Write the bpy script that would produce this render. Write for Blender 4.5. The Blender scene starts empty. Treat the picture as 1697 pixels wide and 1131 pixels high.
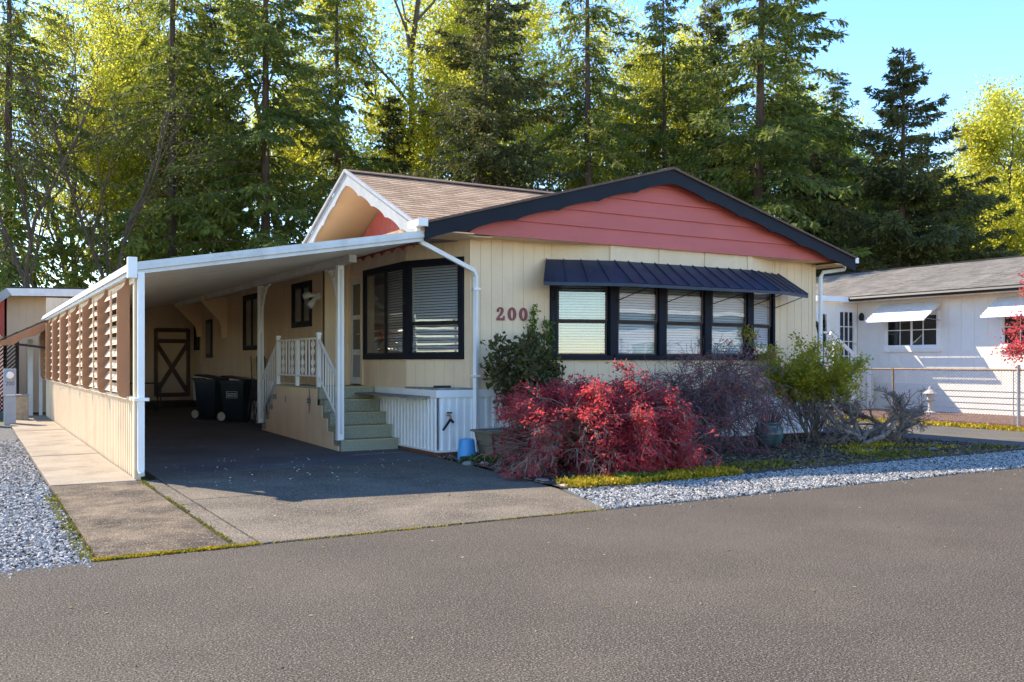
import bpy, math, random
import numpy as np
from mathutils import Vector

# ------------------------------------------------------------------ camera, sky, sun, exposure
S = bpy.context.scene
COL = S.collection
TH = math.atan(899.5 / 1529.6)          # heading of the lens, right of the +y axis
CAM = (-6.25, -12.9, 1.5)
cd = bpy.data.cameras.new("camera")
cam = bpy.data.objects.new("camera", cd)
COL.objects.link(cam)
cam.location = CAM
cam.rotation_euler = (math.radians(90), 0, -TH)
cd.sensor_width = 36.0
cd.lens = 36.0 * 1529.6 / 1697
cd.shift_y = 33.5 / 1697
cd.clip_end = 2000
S.camera = cam

SUN_DIR = Vector((-0.46, 1.0, 1.02)).normalized()      # towards the sun
SUN_EL = math.asin(SUN_DIR.z)
SUN_AZ = math.atan2(SUN_DIR.x, SUN_DIR.y)               # clockwise from +y is positive x
W = bpy.data.worlds.new("World")
S.world = W
W.use_nodes = True
nt = W.node_tree
bg = nt.nodes["Background"]
sky = nt.nodes.new("ShaderNodeTexSky")
sky.sky_type = 'NISHITA'
sky.sun_disc = False
sky.sun_elevation = SUN_EL
sky.sun_rotation = SUN_AZ
sky.air_density = 1.0
sky.dust_density = 0.0
sky.ozone_density = 2.0
hs = nt.nodes.new("ShaderNodeHueSaturation")      # the deep clear blue of the photograph, all round the sky
hs.inputs["Hue"].default_value = 0.508
hs.inputs["Saturation"].default_value = 1.22
hs.inputs["Value"].default_value = 0.95
nt.links.new(sky.outputs[0], hs.inputs["Color"])
nt.links.new(hs.outputs[0], bg.inputs[0])
bg.inputs[1].default_value = 0.135
sl = bpy.data.lights.new("sun", 'SUN')
sl.energy = 3.1
sl.angle = math.radians(0.5)
sl.color = (1.0, 0.88, 0.70)
sun = bpy.data.objects.new("sun", sl)
COL.objects.link(sun)
sun.location = (-20, 40, 40)
sun.rotation_euler = (-SUN_DIR).to_track_quat('-Z', 'Y').to_euler()
S.view_settings.view_transform = 'Standard'
S.view_settings.look = 'None'
S.view_settings.gamma = 1
S.view_settings.use_curve_mapping = False
S.view_settings.exposure = 1.85

RGT = np.array([math.cos(TH), -math.sin(TH)])
FWD = np.array([math.sin(TH), math.cos(TH)])


def from_px(px, depth):
    """ground position (x, y) of a photo column at a given distance ahead of the lens"""
    c = (px - 848.5) / 1529.6 * depth
    p = np.array(CAM[:2]) + c * RGT + depth * FWD
    return float(p[0]), float(p[1])


# ------------------------------------------------------------------ materials
MATS = {}


def M(name, col, rough=0.6, var=0.12, scale=6.0, bump=0.0, bscale=60.0, metal=0.0, col2=None, stretch=None,
      speck=0.0, speck_scale=200.0, spec=0.4, thresh=(0.35, 0.7), stain=None, stain_scale=1.2, stain_t=(0.5, 0.7), fleck=None, fleck_scale=90.0, fleck_t=(0.62, 0.70)):
    m = bpy.data.materials.new(name)
    m.use_nodes = True
    n = m.node_tree.nodes
    l = m.node_tree.links
    b = n["Principled BSDF"]
    b.inputs["Roughness"].default_value = rough
    b.inputs["Metallic"].default_value = metal
    b.inputs["Specular IOR Level"].default_value = spec
    tc = n.new("ShaderNodeTexCoord")
    src = tc.outputs["Object"]
    if stretch:
        mp = n.new("ShaderNodeMapping")
        mp.inputs["Scale"].default_value = stretch
        l.new(src, mp.inputs[0])
        src = mp.outputs[0]
    nz = n.new("ShaderNodeTexNoise")
    nz.inputs["Scale"].default_value = scale
    nz.inputs["Detail"].default_value = 6
    nz.inputs["Roughness"].default_value = 0.62
    l.new(src, nz.inputs["Vector"])
    rp = n.new("ShaderNodeValToRGB")
    c1 = [c * (1 - var) for c in col]
    c2 = list(col2) if col2 else [min(1, c * (1 + var)) for c in col]
    rp.color_ramp.elements[0].position = thresh[0]
    rp.color_ramp.elements[1].position = thresh[1]
    rp.color_ramp.elements[0].color = (*c1, 1)
    rp.color_ramp.elements[1].color = (*c2, 1)
    l.new(nz.outputs[0], rp.inputs[0])
    out = rp.outputs[0]

    def mix(a, bcol, fac, mode='MIX'):
        mx = n.new("ShaderNodeMix")
        mx.data_type = 'RGBA'
        mx.blend_type = mode
        l.new(fac, mx.inputs[0])
        l.new(a, mx.inputs[6])
        mx.inputs[7].default_value = (*bcol, 1)
        return mx.outputs[2]
    if stain:
        ns = n.new("ShaderNodeTexNoise")
        ns.inputs["Scale"].default_value = stain_scale
        ns.inputs["Detail"].default_value = 8
        ns.inputs["Roughness"].default_value = 0.7
        l.new(tc.outputs["Object"], ns.inputs["Vector"])
        mr = n.new("ShaderNodeMapRange")
        mr.inputs[1].default_value = stain_t[0]
        mr.inputs[2].default_value = stain_t[1]
        l.new(ns.outputs[0], mr.inputs[0])
        out = mix(out, stain, mr.outputs[0])
    if speck:
        vs = n.new("ShaderNodeTexNoise")
        vs.inputs["Scale"].default_value = speck_scale
        vs.inputs["Detail"].default_value = 2
        l.new(tc.outputs["Object"], vs.inputs["Vector"])
        mr = n.new("ShaderNodeMapRange")
        mr.inputs[1].default_value = 0.3
        mr.inputs[2].default_value = 0.7
        mr.inputs[3].default_value = 1 - speck
        mr.inputs[4].default_value = 1 + speck
        l.new(vs.outputs[0], mr.inputs[0])
        vm = n.new("ShaderNodeVectorMath")
        vm.operation = 'SCALE'
        l.new(out, vm.inputs[0])
        l.new(mr.outputs[0], vm.inputs[3])
        out = vm.outputs[0]
    if fleck:
        nf = n.new("ShaderNodeTexNoise")
        nf.inputs["Scale"].default_value = fleck_scale
        nf.inputs["Detail"].default_value = 1
        l.new(tc.outputs["Object"], nf.inputs["Vector"])
        mr = n.new("ShaderNodeMapRange")
        mr.inputs[1].default_value = fleck_t[0]
        mr.inputs[2].default_value = fleck_t[1]
        l.new(nf.outputs[0], mr.inputs[0])
        out = mix(out, fleck, mr.outputs[0])
    l.new(out, b.inputs["Base Color"])
    if bump:
        nb = n.new("ShaderNodeTexNoise")
        nb.inputs["Scale"].default_value = bscale
        nb.inputs["Detail"].default_value = 4
        l.new(src, nb.inputs["Vector"])
        bp = n.new("ShaderNodeBump")
        bp.inputs["Strength"].default_value = bump
        bp.inputs["Distance"].default_value = 0.02
        l.new(nb.outputs[0], bp.inputs["Height"])
        l.new(bp.outputs[0], b.inputs["Normal"])
    MATS[name] = m
    return m


def leaf_mat(name, col, col2, trans=0.4, scale=1.5, rough=0.6, tcol=None):
    m = bpy.data.materials.new(name)
    m.use_nodes = True
    n = m.node_tree.nodes
    l = m.node_tree.links
    n.remove(n["Principled BSDF"])
    tc = n.new("ShaderNodeTexCoord")
    nz = n.new("ShaderNodeTexNoise")
    nz.inputs["Scale"].default_value = scale
    nz.inputs["Detail"].default_value = 5
    l.new(tc.outputs["Object"], nz.inputs["Vector"])
    rp = n.new("ShaderNodeValToRGB")
    rp.color_ramp.elements[0].position = 0.35
    rp.color_ramp.elements[1].position = 0.65
    rp.color_ramp.elements[0].color = (*col, 1)
    rp.color_ramp.elements[1].color = (*col2, 1)
    l.new(nz.outputs[0], rp.inputs[0])
    d = n.new("ShaderNodeBsdfPrincipled")
    d.inputs["Roughness"].default_value = rough
    d.inputs["Specular IOR Level"].default_value = 0.25
    t = n.new("ShaderNodeBsdfTranslucent")
    l.new(rp.outputs[0], d.inputs["Base Color"])
    if tcol:
        mm = n.new("ShaderNodeMix")
        mm.data_type = 'RGBA'
        mm.inputs[0].default_value = 0.5
        l.new(rp.outputs[0], mm.inputs[6])
        mm.inputs[7].default_value = (*tcol, 1)
        l.new(mm.outputs[2], t.inputs[0])
    else:
        l.new(rp.outputs[0], t.inputs[0])
    mx = n.new("ShaderNodeMixShader")
    mx.inputs[0].default_value = trans
    l.new(d.outputs[0], mx.inputs[1])
    l.new(t.outputs[0], mx.inputs[2])
    l.new(mx.outputs[0], n["Material Output"].inputs[0])
    MATS[name] = m
    return m


def glass_mat(name, f0=0.07, tint=(0.9, 0.93, 0.95)):
    m = bpy.data.materials.new(name)
    m.use_nodes = True
    n = m.node_tree.nodes
    l = m.node_tree.links
    n.remove(n["Principled BSDF"])
    t = n.new("ShaderNodeBsdfTransparent")
    t.inputs[0].default_value = (*tint, 1)
    g = n.new("ShaderNodeBsdfGlossy")
    g.inputs["Roughness"].default_value = 0.0
    lw = n.new("ShaderNodeLayerWeight")         # Schlick reflectance, the same from both faces of the pane
    lw.inputs[0].default_value = 0.5
    pw = n.new("ShaderNodeMath")
    pw.operation = 'POWER'
    l.new(lw.outputs["Facing"], pw.inputs[0])
    pw.inputs[1].default_value = 4.0
    f = n.new("ShaderNodeMapRange")
    l.new(pw.outputs[0], f.inputs[0])
    f.inputs[3].default_value = f0
    tc = n.new("ShaderNodeTexCoord")
    nz = n.new("ShaderNodeTexNoise")
    nz.inputs["Scale"].default_value = 1.3
    nz.inputs["Detail"].default_value = 1
    l.new(tc.outputs["Object"], nz.inputs["Vector"])
    bp = n.new("ShaderNodeBump")
    bp.inputs["Strength"].default_value = 0.10
    bp.inputs["Distance"].default_value = 0.02
    l.new(nz.outputs[0], bp.inputs["Height"])
    l.new(bp.outputs[0], g.inputs["Normal"])
    mx = n.new("ShaderNodeMixShader")
    l.new(f.outputs[0], mx.inputs[0])
    l.new(t.outputs[0], mx.inputs[1])
    l.new(g.outputs[0], mx.inputs[2])
    l.new(mx.outputs[0], n["Material Output"].inputs[0])
    MATS[name] = m
    return m


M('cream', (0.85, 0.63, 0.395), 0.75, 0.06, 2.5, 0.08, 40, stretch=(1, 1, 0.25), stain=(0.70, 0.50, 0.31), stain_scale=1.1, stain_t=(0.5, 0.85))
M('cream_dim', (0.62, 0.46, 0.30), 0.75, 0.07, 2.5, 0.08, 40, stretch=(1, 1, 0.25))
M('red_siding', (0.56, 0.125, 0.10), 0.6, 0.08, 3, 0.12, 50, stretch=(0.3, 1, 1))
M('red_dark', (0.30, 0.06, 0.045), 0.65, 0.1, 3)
M('navy', (0.010, 0.011, 0.018), 0.6, 0.2, 4, spec=0.2)
M('navy_metal', (0.020, 0.032, 0.056), 0.42, 0.25, 2.5, spec=0.35)
M('white', (0.88, 0.85, 0.79), 0.5, 0.03, 3, stain=(0.74, 0.70, 0.63), stain_scale=1.6, stain_t=(0.52, 0.85))
M('white_worn', (0.66, 0.64, 0.60), 0.6, 0.08, 5, stain=(0.46, 0.43, 0.37), stain_scale=2.5, stain_t=(0.5, 0.8), stretch=(1, 1, .3))
M('fascia_grey', (0.30, 0.295, 0.285), 0.7, 0.1, 5, stain=(0.2, 0.2, 0.195), stain_scale=3, stain_t=(0.55, 0.8))
M('soffit', (0.66, 0.46, 0.25), 0.8, 0.05, 3)
M('alu', (0.74, 0.70, 0.62), 0.45, 0.05, 2, stain=(0.45, 0.42, 0.36), stain_scale=1.5, stain_t=(0.55, 0.8))
M('brown_fin', (0.40, 0.19, 0.09), 0.75, 0.1, 5, stretch=(1, 1, 0.2))
M('slat', (0.74, 0.47, 0.28), 0.75, 0.12, 5)
M('shingle', (0.40, 0.255, 0.15), 0.95, 0.22, 9, 0.4, 180, speck=0.25, speck_scale=300)
M('shingle_b', (0.33, 0.205, 0.12), 0.95, 0.22, 9, 0.4, 180, speck=0.25, speck_scale=300)
M('shingle_c', (0.46, 0.305, 0.185), 0.95, 0.22, 9, 0.4, 180, speck=0.25, speck_scale=300)
M('ridge', (0.15, 0.09, 0.065), 0.95, 0.2, 9, 0.3, 150)
M('grey_shingle', (0.20, 0.178, 0.15), 0.95, 0.3, 3.0, 0.4, 120, speck=0.25, speck_scale=120, stretch=(1, 0.6, 1))
M('asphalt', (0.090, 0.074, 0.057), 0.95, 0.16, 0.8, 0.5, 120, speck=0.95, speck_scale=100, spec=0.10, stain=(0.068, 0.057, 0.045), stain_scale=0.35, stain_t=(0.40, 0.7), fleck=(0.23, 0.19, 0.15), fleck_scale=80, fleck_t=(0.59, 0.67))
M('asphalt_old', (0.10, 0.092, 0.08), 0.95, 0.15, 1.0, 0.4, 120, speck=0.4, speck_scale=110, stain=(0.13, 0.11, 0.05), stain_scale=0.8, stain_t=(0.5, 0.7))
M('concrete_drive', (0.155, 0.126, 0.092), 0.95, 0.22, 1.3, 0.7, 80, speck=0.8, speck_scale=75, spec=0.15, stain=(0.080, 0.067, 0.053), stain_scale=0.8, stain_t=(0.45, 0.7), fleck=(0.30, 0.255, 0.195), fleck_scale=60, fleck_t=(0.60, 0.68))
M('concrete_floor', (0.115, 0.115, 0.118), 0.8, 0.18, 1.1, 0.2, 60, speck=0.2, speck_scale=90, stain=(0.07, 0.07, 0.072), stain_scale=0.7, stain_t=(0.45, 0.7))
M('concrete_walk', (0.30, 0.25, 0.185), 0.92, 0.12, 2.0, 0.35, 100, spec=0.15, speck=0.3, speck_scale=120, stain=(0.17, 0.14, 0.105), stain_scale=1.3, stain_t=(0.5, 0.75))
M('concrete_dirty', (0.175, 0.130, 0.085), 0.95, 0.2, 2.0, 0.6, 90, speck=0.75, speck_scale=85, spec=0.15, stain=(0.05, 0.038, 0.028), stain_scale=1.3, stain_t=(0.40, 0.60), fleck=(0.32, 0.265, 0.19), fleck_scale=70)
M('soil', (0.075, 0.05, 0.034), 0.98, 0.35, 5, 0.8, 40, speck=0.5, speck_scale=50)
M('grass_ground', (0.09, 0.10, 0.035), 0.95, 0.3, 0.6, 0.5, 20, speck=0.4, speck_scale=20)
M('mulch', (0.15, 0.078, 0.055), 0.95, 0.5, 9, 0.8, 30, speck=0.7, speck_scale=25)
M('gravel_bed', (0.10, 0.098, 0.092), 0.95, 0.4, 40, 0.8, 60, speck=0.6, speck_scale=60)
M('stone_light', (0.48, 0.45, 0.405), 0.9, 0.25, 20, spec=0.05)
M('stone_mid', (0.26, 0.243, 0.215), 0.9, 0.25, 20, spec=0.05)
M('stone_dark', (0.065, 0.065, 0.063), 0.9, 0.25, 20, spec=0.1)
M('rock', (0.27, 0.255, 0.235), 0.9, 0.3, 8, 0.4, 40)
M('rock_tan', (0.40, 0.32, 0.23), 0.9, 0.25, 8, 0.4, 40)
M('carpet', (0.42, 0.41, 0.30), 1.0, 0.25, 60, 0.9, 160, speck=0.45, speck_scale=140)
M('nosing', (0.50, 0.40, 0.19), 0.6, 0.1, 6)
M('brick_kick', (0.22, 0.085, 0.045), 0.85, 0.2, 12, 0.3, 40)
M('bin', (0.010, 0.018, 0.024), 0.45, 0.2, 4)
M('black', (0.008, 0.008, 0.009), 0.5, 0.2, 5)
M('tan_pad', (0.50, 0.36, 0.17), 0.8, 0.1, 6)
M('meter_grey', (0.33, 0.36, 0.39), 0.55, 0.08, 6, stain=(0.36, 0.17, 0.05), stain_scale=3.2, stain_t=(0.6, 0.75))
M('blue_bucket', (0.09, 0.36, 0.68), 0.4, 0.05, 4)
M('teal_glaze', (0.05, 0.10, 0.11), 0.2, 0.5, 5, col2=(0.10, 0.17, 0.17))
M('wood_box', (0.23, 0.18, 0.12), 0.85, 0.2, 6, 0.3, 40, stretch=(1, 1, 5))
M('dark_wood', (0.05, 0.03, 0.025), 0.7, 0.25, 6)
M('door_brace', (0.10, 0.052, 0.042), 0.7, 0.25, 6)
M('lattice', (0.035, 0.025, 0.03), 0.8, 0.3, 6)
M('neigh_wall', (0.86, 0.79, 0.66), 0.7, 0.03, 3)
M('neigh_grey', (0.72, 0.68, 0.60), 0.7, 0.04, 3)
M('galv', (0.42, 0.42, 0.42), 0.5, 0.15, 12, metal=0.5)
M('rust', (0.33, 0.21, 0.12), 0.8, 0.3, 15)
M('brass', (0.55, 0.30, 0.08), 0.35, 0.1, 8, metal=0.8)
M('rubber', (0.02, 0.02, 0.02), 0.7, 0.1, 8)
M('wheel_hub', (0.50, 0.46, 0.38), 0.6, 0.1, 8)
M('bark', (0.105, 0.068, 0.046), 0.95, 0.35, 4, 0.7, 20, stretch=(3, 3, 0.5))
M('bark_grey', (0.13, 0.105, 0.085), 0.95, 0.3, 5, 0.5, 20, stretch=(3, 3, 0.6))
M('twig', (0.22, 0.165, 0.125), 0.9, 0.35, 12)
M('twig_purple', (0.17, 0.10, 0.095), 0.9, 0.35, 12)
M('blind', (0.82, 0.80, 0.76), 0.6, 0.03, 5)
M('interior', (0.22, 0.20, 0.18), 0.9, 0.1, 2)
M('screen', (0.05, 0.05, 0.055), 0.7, 0.1, 3)
M('opp_wall', (0.78, 0.77, 0.74), 0.7, 0.04, 3)
M('opp_roof', (0.36, 0.33, 0.30), 0.9, 0.15, 3)
M('mat_rug', (0.24, 0.20, 0.19), 1.0, 0.3, 20)
M('petal', (0.7, 0.68, 0.66), 0.8, 0.05, 20)
M('sign_red', (0.24, 0.035, 0.03), 0.5, 0.1, 9)
M('sign_blue', (0.05, 0.055, 0.09), 0.5, 0.1, 9)
M('number_red', (0.25, 0.055, 0.055), 0.5, 0.1, 20)
glass_mat('glass', 0.09)
glass_mat('glass_dark', 0.06, (0.55, 0.58, 0.6))
leaf_mat('needles', (0.095, 0.130, 0.030), (0.21, 0.225, 0.045), 0.45, 0.5, tcol=(0.22, 0.26, 0.03))
leaf_mat('needles_dark', (0.078, 0.095, 0.036), (0.16, 0.155, 0.045), 0.40, 0.5)
leaf_mat('needles_light', (0.12, 0.16, 0.032), (0.24, 0.26, 0.05), 0.48, 0.5, tcol=(0.30, 0.32, 0.04))
leaf_mat('spring_leaf', (0.32, 0.35, 0.035), (0.52, 0.49, 0.06), 0.62, 0.4, tcol=(0.82, 0.78, 0.09))
leaf_mat('green_leaf', (0.10, 0.17, 0.02), (0.20, 0.26, 0.03), 0.5, 0.5, tcol=(0.35, 0.42, 0.03))
leaf_mat('maple_leaf', (0.20, 0.026, 0.045), (0.62, 0.075, 0.085), 0.5, 3.0, tcol=(0.92, 0.13, 0.11))
leaf_mat('maple_pink', (0.50, 0.07, 0.08), (0.62, 0.10, 0.10), 0.5, 3.0, tcol=(0.8, 0.12, 0.10))
leaf_mat('rose_leaf', (0.055, 0.075, 0.022), (0.13, 0.105, 0.035), 0.35, 6)
leaf_mat('rose_new', (0.10, 0.17, 0.02), (0.15, 0.22, 0.03), 0.4, 6)
leaf_mat('forsythia', (0.16, 0.19, 0.025), (0.55, 0.46, 0.03), 0.45, 5, tcol=(0.6, 0.52, 0.03))
leaf_mat('moss_yellow', (0.30, 0.25, 0.012), (0.52, 0.36, 0.02), 0.3, 4)
leaf_mat('moss_green', (0.11, 0.12, 0.012), (0.24, 0.20, 0.02), 0.3, 4)
leaf_mat('ivy', (0.05, 0.10, 0.02), (0.13, 0.19, 0.03), 0.35, 6)
leaf_mat('dry_grass', (0.30, 0.22, 0.12), (0.40, 0.30, 0.17), 0.3, 6)


# ------------------------------------------------------------------ mesh helpers
def tag(o, label=None, cat=None, group=None, kind=None):
    if label:
        o["label"] = label
    if cat:
        o["category"] = cat
    if group:
        o["group"] = group
    if kind:
        o["kind"] = kind
    return o


def thing(name, loc, label, cat, group=None):
    o = bpy.data.objects.new(name, None)
    o.empty_display_size = 0.2
    COL.objects.link(o)
    o.location = loc
    return tag(o, label, cat, group)


def org(parent):
    """world location of the thing a part belongs to"""
    v = Vector((0, 0, 0))
    while parent is not None:
        v += parent.location
        parent = parent.parent
    return v


class MB:
    def __init__(self):
        self.v = []
        self.f = []

    def poly(self, pts):
        i = len(self.v)
        self.v += [tuple(p) for p in pts]
        self.f.append(tuple(range(i, i + len(pts))))
        return self

    def box(self, x0, x1, y0, y1, z0, z1):
        x0, x1 = min(x0, x1), max(x0, x1)
        y0, y1 = min(y0, y1), max(y0, y1)
        z0, z1 = min(z0, z1), max(z0, z1)
        i = len(self.v)
        self.v += [(x0, y0, z0), (x1, y0, z0), (x1, y1, z0), (x0, y1, z0), (x0, y0, z1), (x1, y0, z1), (x1, y1, z1), (x0, y1, z1)]
        for f in ((0, 3, 2, 1), (4, 5, 6, 7), (0, 1, 5, 4), (1, 2, 6, 5), (2, 3, 7, 6), (3, 0, 4, 7)):
            self.f.append(tuple(i + k for k in f))
        return self

    def prism(self, pts, ext):
        """closed polygon (3-D points) swept along the vector ext"""
        i = len(self.v)
        n = len(pts)
        pts = [Vector(p) for p in pts]
        e = Vector(ext)
        nrm = Vector((0, 0, 0))
        for k in range(n):
            nrm += pts[k].cross(pts[(k + 1) % n])
        if nrm.dot(e) > 0:
            pts = pts[::-1]
        self.v += [tuple(p) for p in pts] + [tuple(p + e) for p in pts]
        self.f.append(tuple(i + k for k in range(n)))
        self.f.append(tuple(i + n + k for k in reversed(range(n))))
        for k in range(n):
            k2 = (k + 1) % n
            self.f.append((i + k, i + n + k, i + n + k2, i + k2))
        return self

    def bar(self, a, b, w, h=None, up=(0, 0, 1)):
        """rectangular bar from a to b; w across, h along 'up'"""
        a, b = Vector(a), Vector(b)
        h = h or w
        d = (b - a).normalized()
        u = Vector(up)
        s = d.cross(u)
        if s.length < 1e-4:
            u = Vector((1, 0, 0))
            s = d.cross(u)
        s.normalize()
        u = s.cross(d).normalized()
        p = [a + s * w / 2 * i + u * h / 2 * j for i, j in ((-1, -1), (1, -1), (1, 1), (-1, 1))]
        return self.prism(p, b - a)

    def tube(self, pts, r, n=8, cap=True):
        pts = [Vector(p) for p in pts]
        rs = r if isinstance(r, (list, tuple)) else [r] * len(pts)
        i = len(self.v)
        prev = None
        for k, p in enumerate(pts):
            d = (pts[min(k + 1, len(pts) - 1)] - pts[max(k - 1, 0)]).normalized()
            if prev is None:
                s = d.orthogonal().normalized()
            else:
                s = (prev - d * prev.dot(d)).normalized()
            prev = s
            t = d.cross(s)
            for j in range(n):
                a = 2 * math.pi * j / n
                self.v.append(tuple(p + (s * math.cos(a) + t * math.sin(a)) * rs[k]))
        for k in range(len(pts) - 1):
            for j in range(n):
                j2 = (j + 1) % n
                self.f.append((i + k * n + j, i + k * n + j2, i + (k + 1) * n + j2, i + (k + 1) * n + j))
        if cap:
            self.f.append(tuple(i + j for j in reversed(range(n))))
            self.f.append(tuple(i + (len(pts) - 1) * n + j for j in range(n)))
        return self

    def lathe(self, c, prof, n=24):
        """prof: (radius, z) pairs from bottom to top about a vertical axis through c"""
        i = len(self.v)
        for r, z in prof:
            for j in range(n):
                a = 2 * math.pi * j / n
                self.v.append((c[0] + r * math.cos(a), c[1] + r * math.sin(a), c[2] + z))
        for k in range(len(prof) - 1):
            for j in range(n):
                j2 = (j + 1) % n
                self.f.append((i + k * n + j, i + k * n + j2, i + (k + 1) * n + j2, i + (k + 1) * n + j))
        self.f.append(tuple(i + j for j in reversed(range(n))))
        self.f.append(tuple(i + (len(prof) - 1) * n + j for j in range(n)))
        return self

    def mesh(self, name, mat, origin=(0, 0, 0), smooth=False):
        me = bpy.data.meshes.new(name)
        o = Vector(origin)
        me.from_pydata([tuple(Vector(p) - o) for p in self.v], [], self.f)
        me.materials.append(MATS[mat])
        if smooth:
            me.polygons.foreach_set("use_smooth", [True] * len(me.polygons))
        me.update()
        return me

    def build(self, name, mat, parent=None, smooth=False, origin=None, bevel=0.0, **kw):
        """one object; its geometry is written in world metres, its origin is the thing's base"""
        base = org(parent)
        loc = Vector((0, 0, 0))
        if parent is None and origin is not None:
            loc = Vector(origin)
            base = loc
        me = self.mesh(name, mat, base, smooth)
        o = bpy.data.objects.new(name, me)
        COL.objects.link(o)
        o.parent = parent
        o.location = loc
        if bevel:
            md = o.modifiers.new("bevel", 'BEVEL')
            md.width = bevel
            md.segments = 2
            md.limit_method = 'ANGLE'
        return tag(o, kw.get('label'), kw.get('cat'), kw.get('group'), kw.get('kind'))


def piece(me, name, parent, loc, rot=(0, 0, 0), scale=(1, 1, 1)):
    """one more object that shares mesh data; loc in world metres"""
    o = bpy.data.objects.new(name, me)
    COL.objects.link(o)
    o.parent = parent
    o.location = Vector(loc) - org(parent)
    o.rotation_euler = rot
    o.scale = scale
    return o


def np_mesh(name, quads, mat, smooth=False):
    """quads: (n, 4, 3) array"""
    q = np.asarray(quads, dtype=np.float32)
    n = len(q)
    me = bpy.data.meshes.new(name)
    me.vertices.add(n * 4)
    me.vertices.foreach_set("co", q.reshape(-1))
    me.loops.add(n * 4)
    me.loops.foreach_set("vertex_index", np.arange(n * 4, dtype=np.int32))
    me.polygons.add(n)
    me.polygons.foreach_set("loop_start", np.arange(0, n * 4, 4, dtype=np.int32))
    if smooth:
        me.polygons.foreach_set("use_smooth", np.ones(n, dtype=bool))
    me.update(calc_edges=True)
    me.materials.append(MATS[mat])
    return me


def link(me, name, parent=None, loc=(0, 0, 0), rotz=0.0, scale=1.0, **kw):
    o = bpy.data.objects.new(name, me)
    COL.objects.link(o)
    o.parent = parent
    o.location = loc
    o.rotation_euler = (0, 0, rotz)
    o.scale = (scale,) * 3 if not isinstance(scale, tuple) else scale
    return tag(o, kw.get('label'), kw.get('cat'), kw.get('group'), kw.get('kind'))


def unit(a):
    return a / np.maximum(np.linalg.norm(a, axis=-1, keepdims=True), 1e-9)


def kites(P, D, ln, wd, rng, mid=0.45):
    """leaf-shaped quads at P, pointing along D"""
    D = unit(D)
    R = rng.normal(size=P.shape)
    Sd = unit(np.cross(D, R))
    ln = np.broadcast_to(np.asarray(ln, dtype=float), (len(P),))[:, None]
    wd = np.broadcast_to(np.asarray(wd, dtype=float), (len(P),))[:, None]
    a = P
    m = P + D * ln * mid
    return np.stack([a, m + Sd * wd * .5, P + D * ln, m - Sd * wd * .5], 1)


def sticks(A, B, ra, rb, n=3):
    """tapered n-sided prisms between A and B as quads"""
    A = np.asarray(A, float)
    B = np.asarray(B, float)
    D = unit(B - A)
    ref = np.where(np.abs(D[:, 2:3]) > .9, np.array([[1., 0, 0]]), np.array([[0, 0, 1.]]))
    s = unit(np.cross(D, ref))
    t = np.cross(D, s)
    ra = np.broadcast_to(np.asarray(ra, float), (len(A),))[:, None]
    rb = np.broadcast_to(np.asarray(rb, float), (len(A),))[:, None]
    out = []
    for k in range(n):
        a0, a1 = 2 * math.pi * k / n, 2 * math.pi * (k + 1) / n
        o0 = s * math.cos(a0) + t * math.sin(a0)
        o1 = s * math.cos(a1) + t * math.sin(a1)
        out.append(np.stack([A + o0 * ra, A + o1 * ra, B + o1 * rb, B + o0 * rb], 1))
    return np.concatenate(out)


FONT_CACHE = {}


def text_part(txt, size, depth, name, mat, parent, loc, rot):
    cu = bpy.data.curves.new("lettering", 'FONT')
    cu.body = txt
    cu.size = size
    cu.extrude = depth
    cu.align_x = 'CENTER'
    cu.align_y = 'CENTER'
    to = bpy.data.objects.new("lettering", cu)
    COL.objects.link(to)
    dg = bpy.context.evaluated_depsgraph_get()
    me = bpy.data.meshes.new_from_object(to.evaluated_get(dg))
    bpy.data.objects.remove(to)
    bpy.data.curves.remove(cu)
    me.materials.clear()
    me.materials.append(MATS[mat])
    return piece(me, name, parent, loc, rot)


PI = math.pi


# ------------------------------------------------------------------ ground, road, drive, walk
def sheet(name, pts, z, mat, label=None):
    return MB().poly([(x, y, z) for x, y in pts]).build(name, mat, kind='structure')


ROAD_Y = -5.36
sheet('ground', [(-300, -300), (400, -300), (400, 500), (-300, 500)], -0.06, 'grass_ground')
sheet('road', [(-120, -40), (160, -40), (160, ROAD_Y), (-120, ROAD_Y)], 0.0, 'asphalt')
sheet('far_verge', [(-120, -60), (160, -60), (160, -13.5), (-120, -13.5)], 0.012, 'grass_ground')

# driveway: poured slabs with open joints, rising gently under the carport
drive = bpy.data.objects.new('driveway', None)
COL.objects.link(drive)
tag(drive, kind='structure')


def dz(y):
    return 0.012 + max(0.0, y) * 0.013


def slab(pts, mat, parent, thick=0.08, name='slab', jig=0.0):
    top = [(x, y, dz(y) + jig if name == 'slab' else 0.012 + jig) for x, y in pts]
    return MB().prism(top, (0, 0, -thick)).build(name, mat, parent, bevel=0.008)


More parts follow.
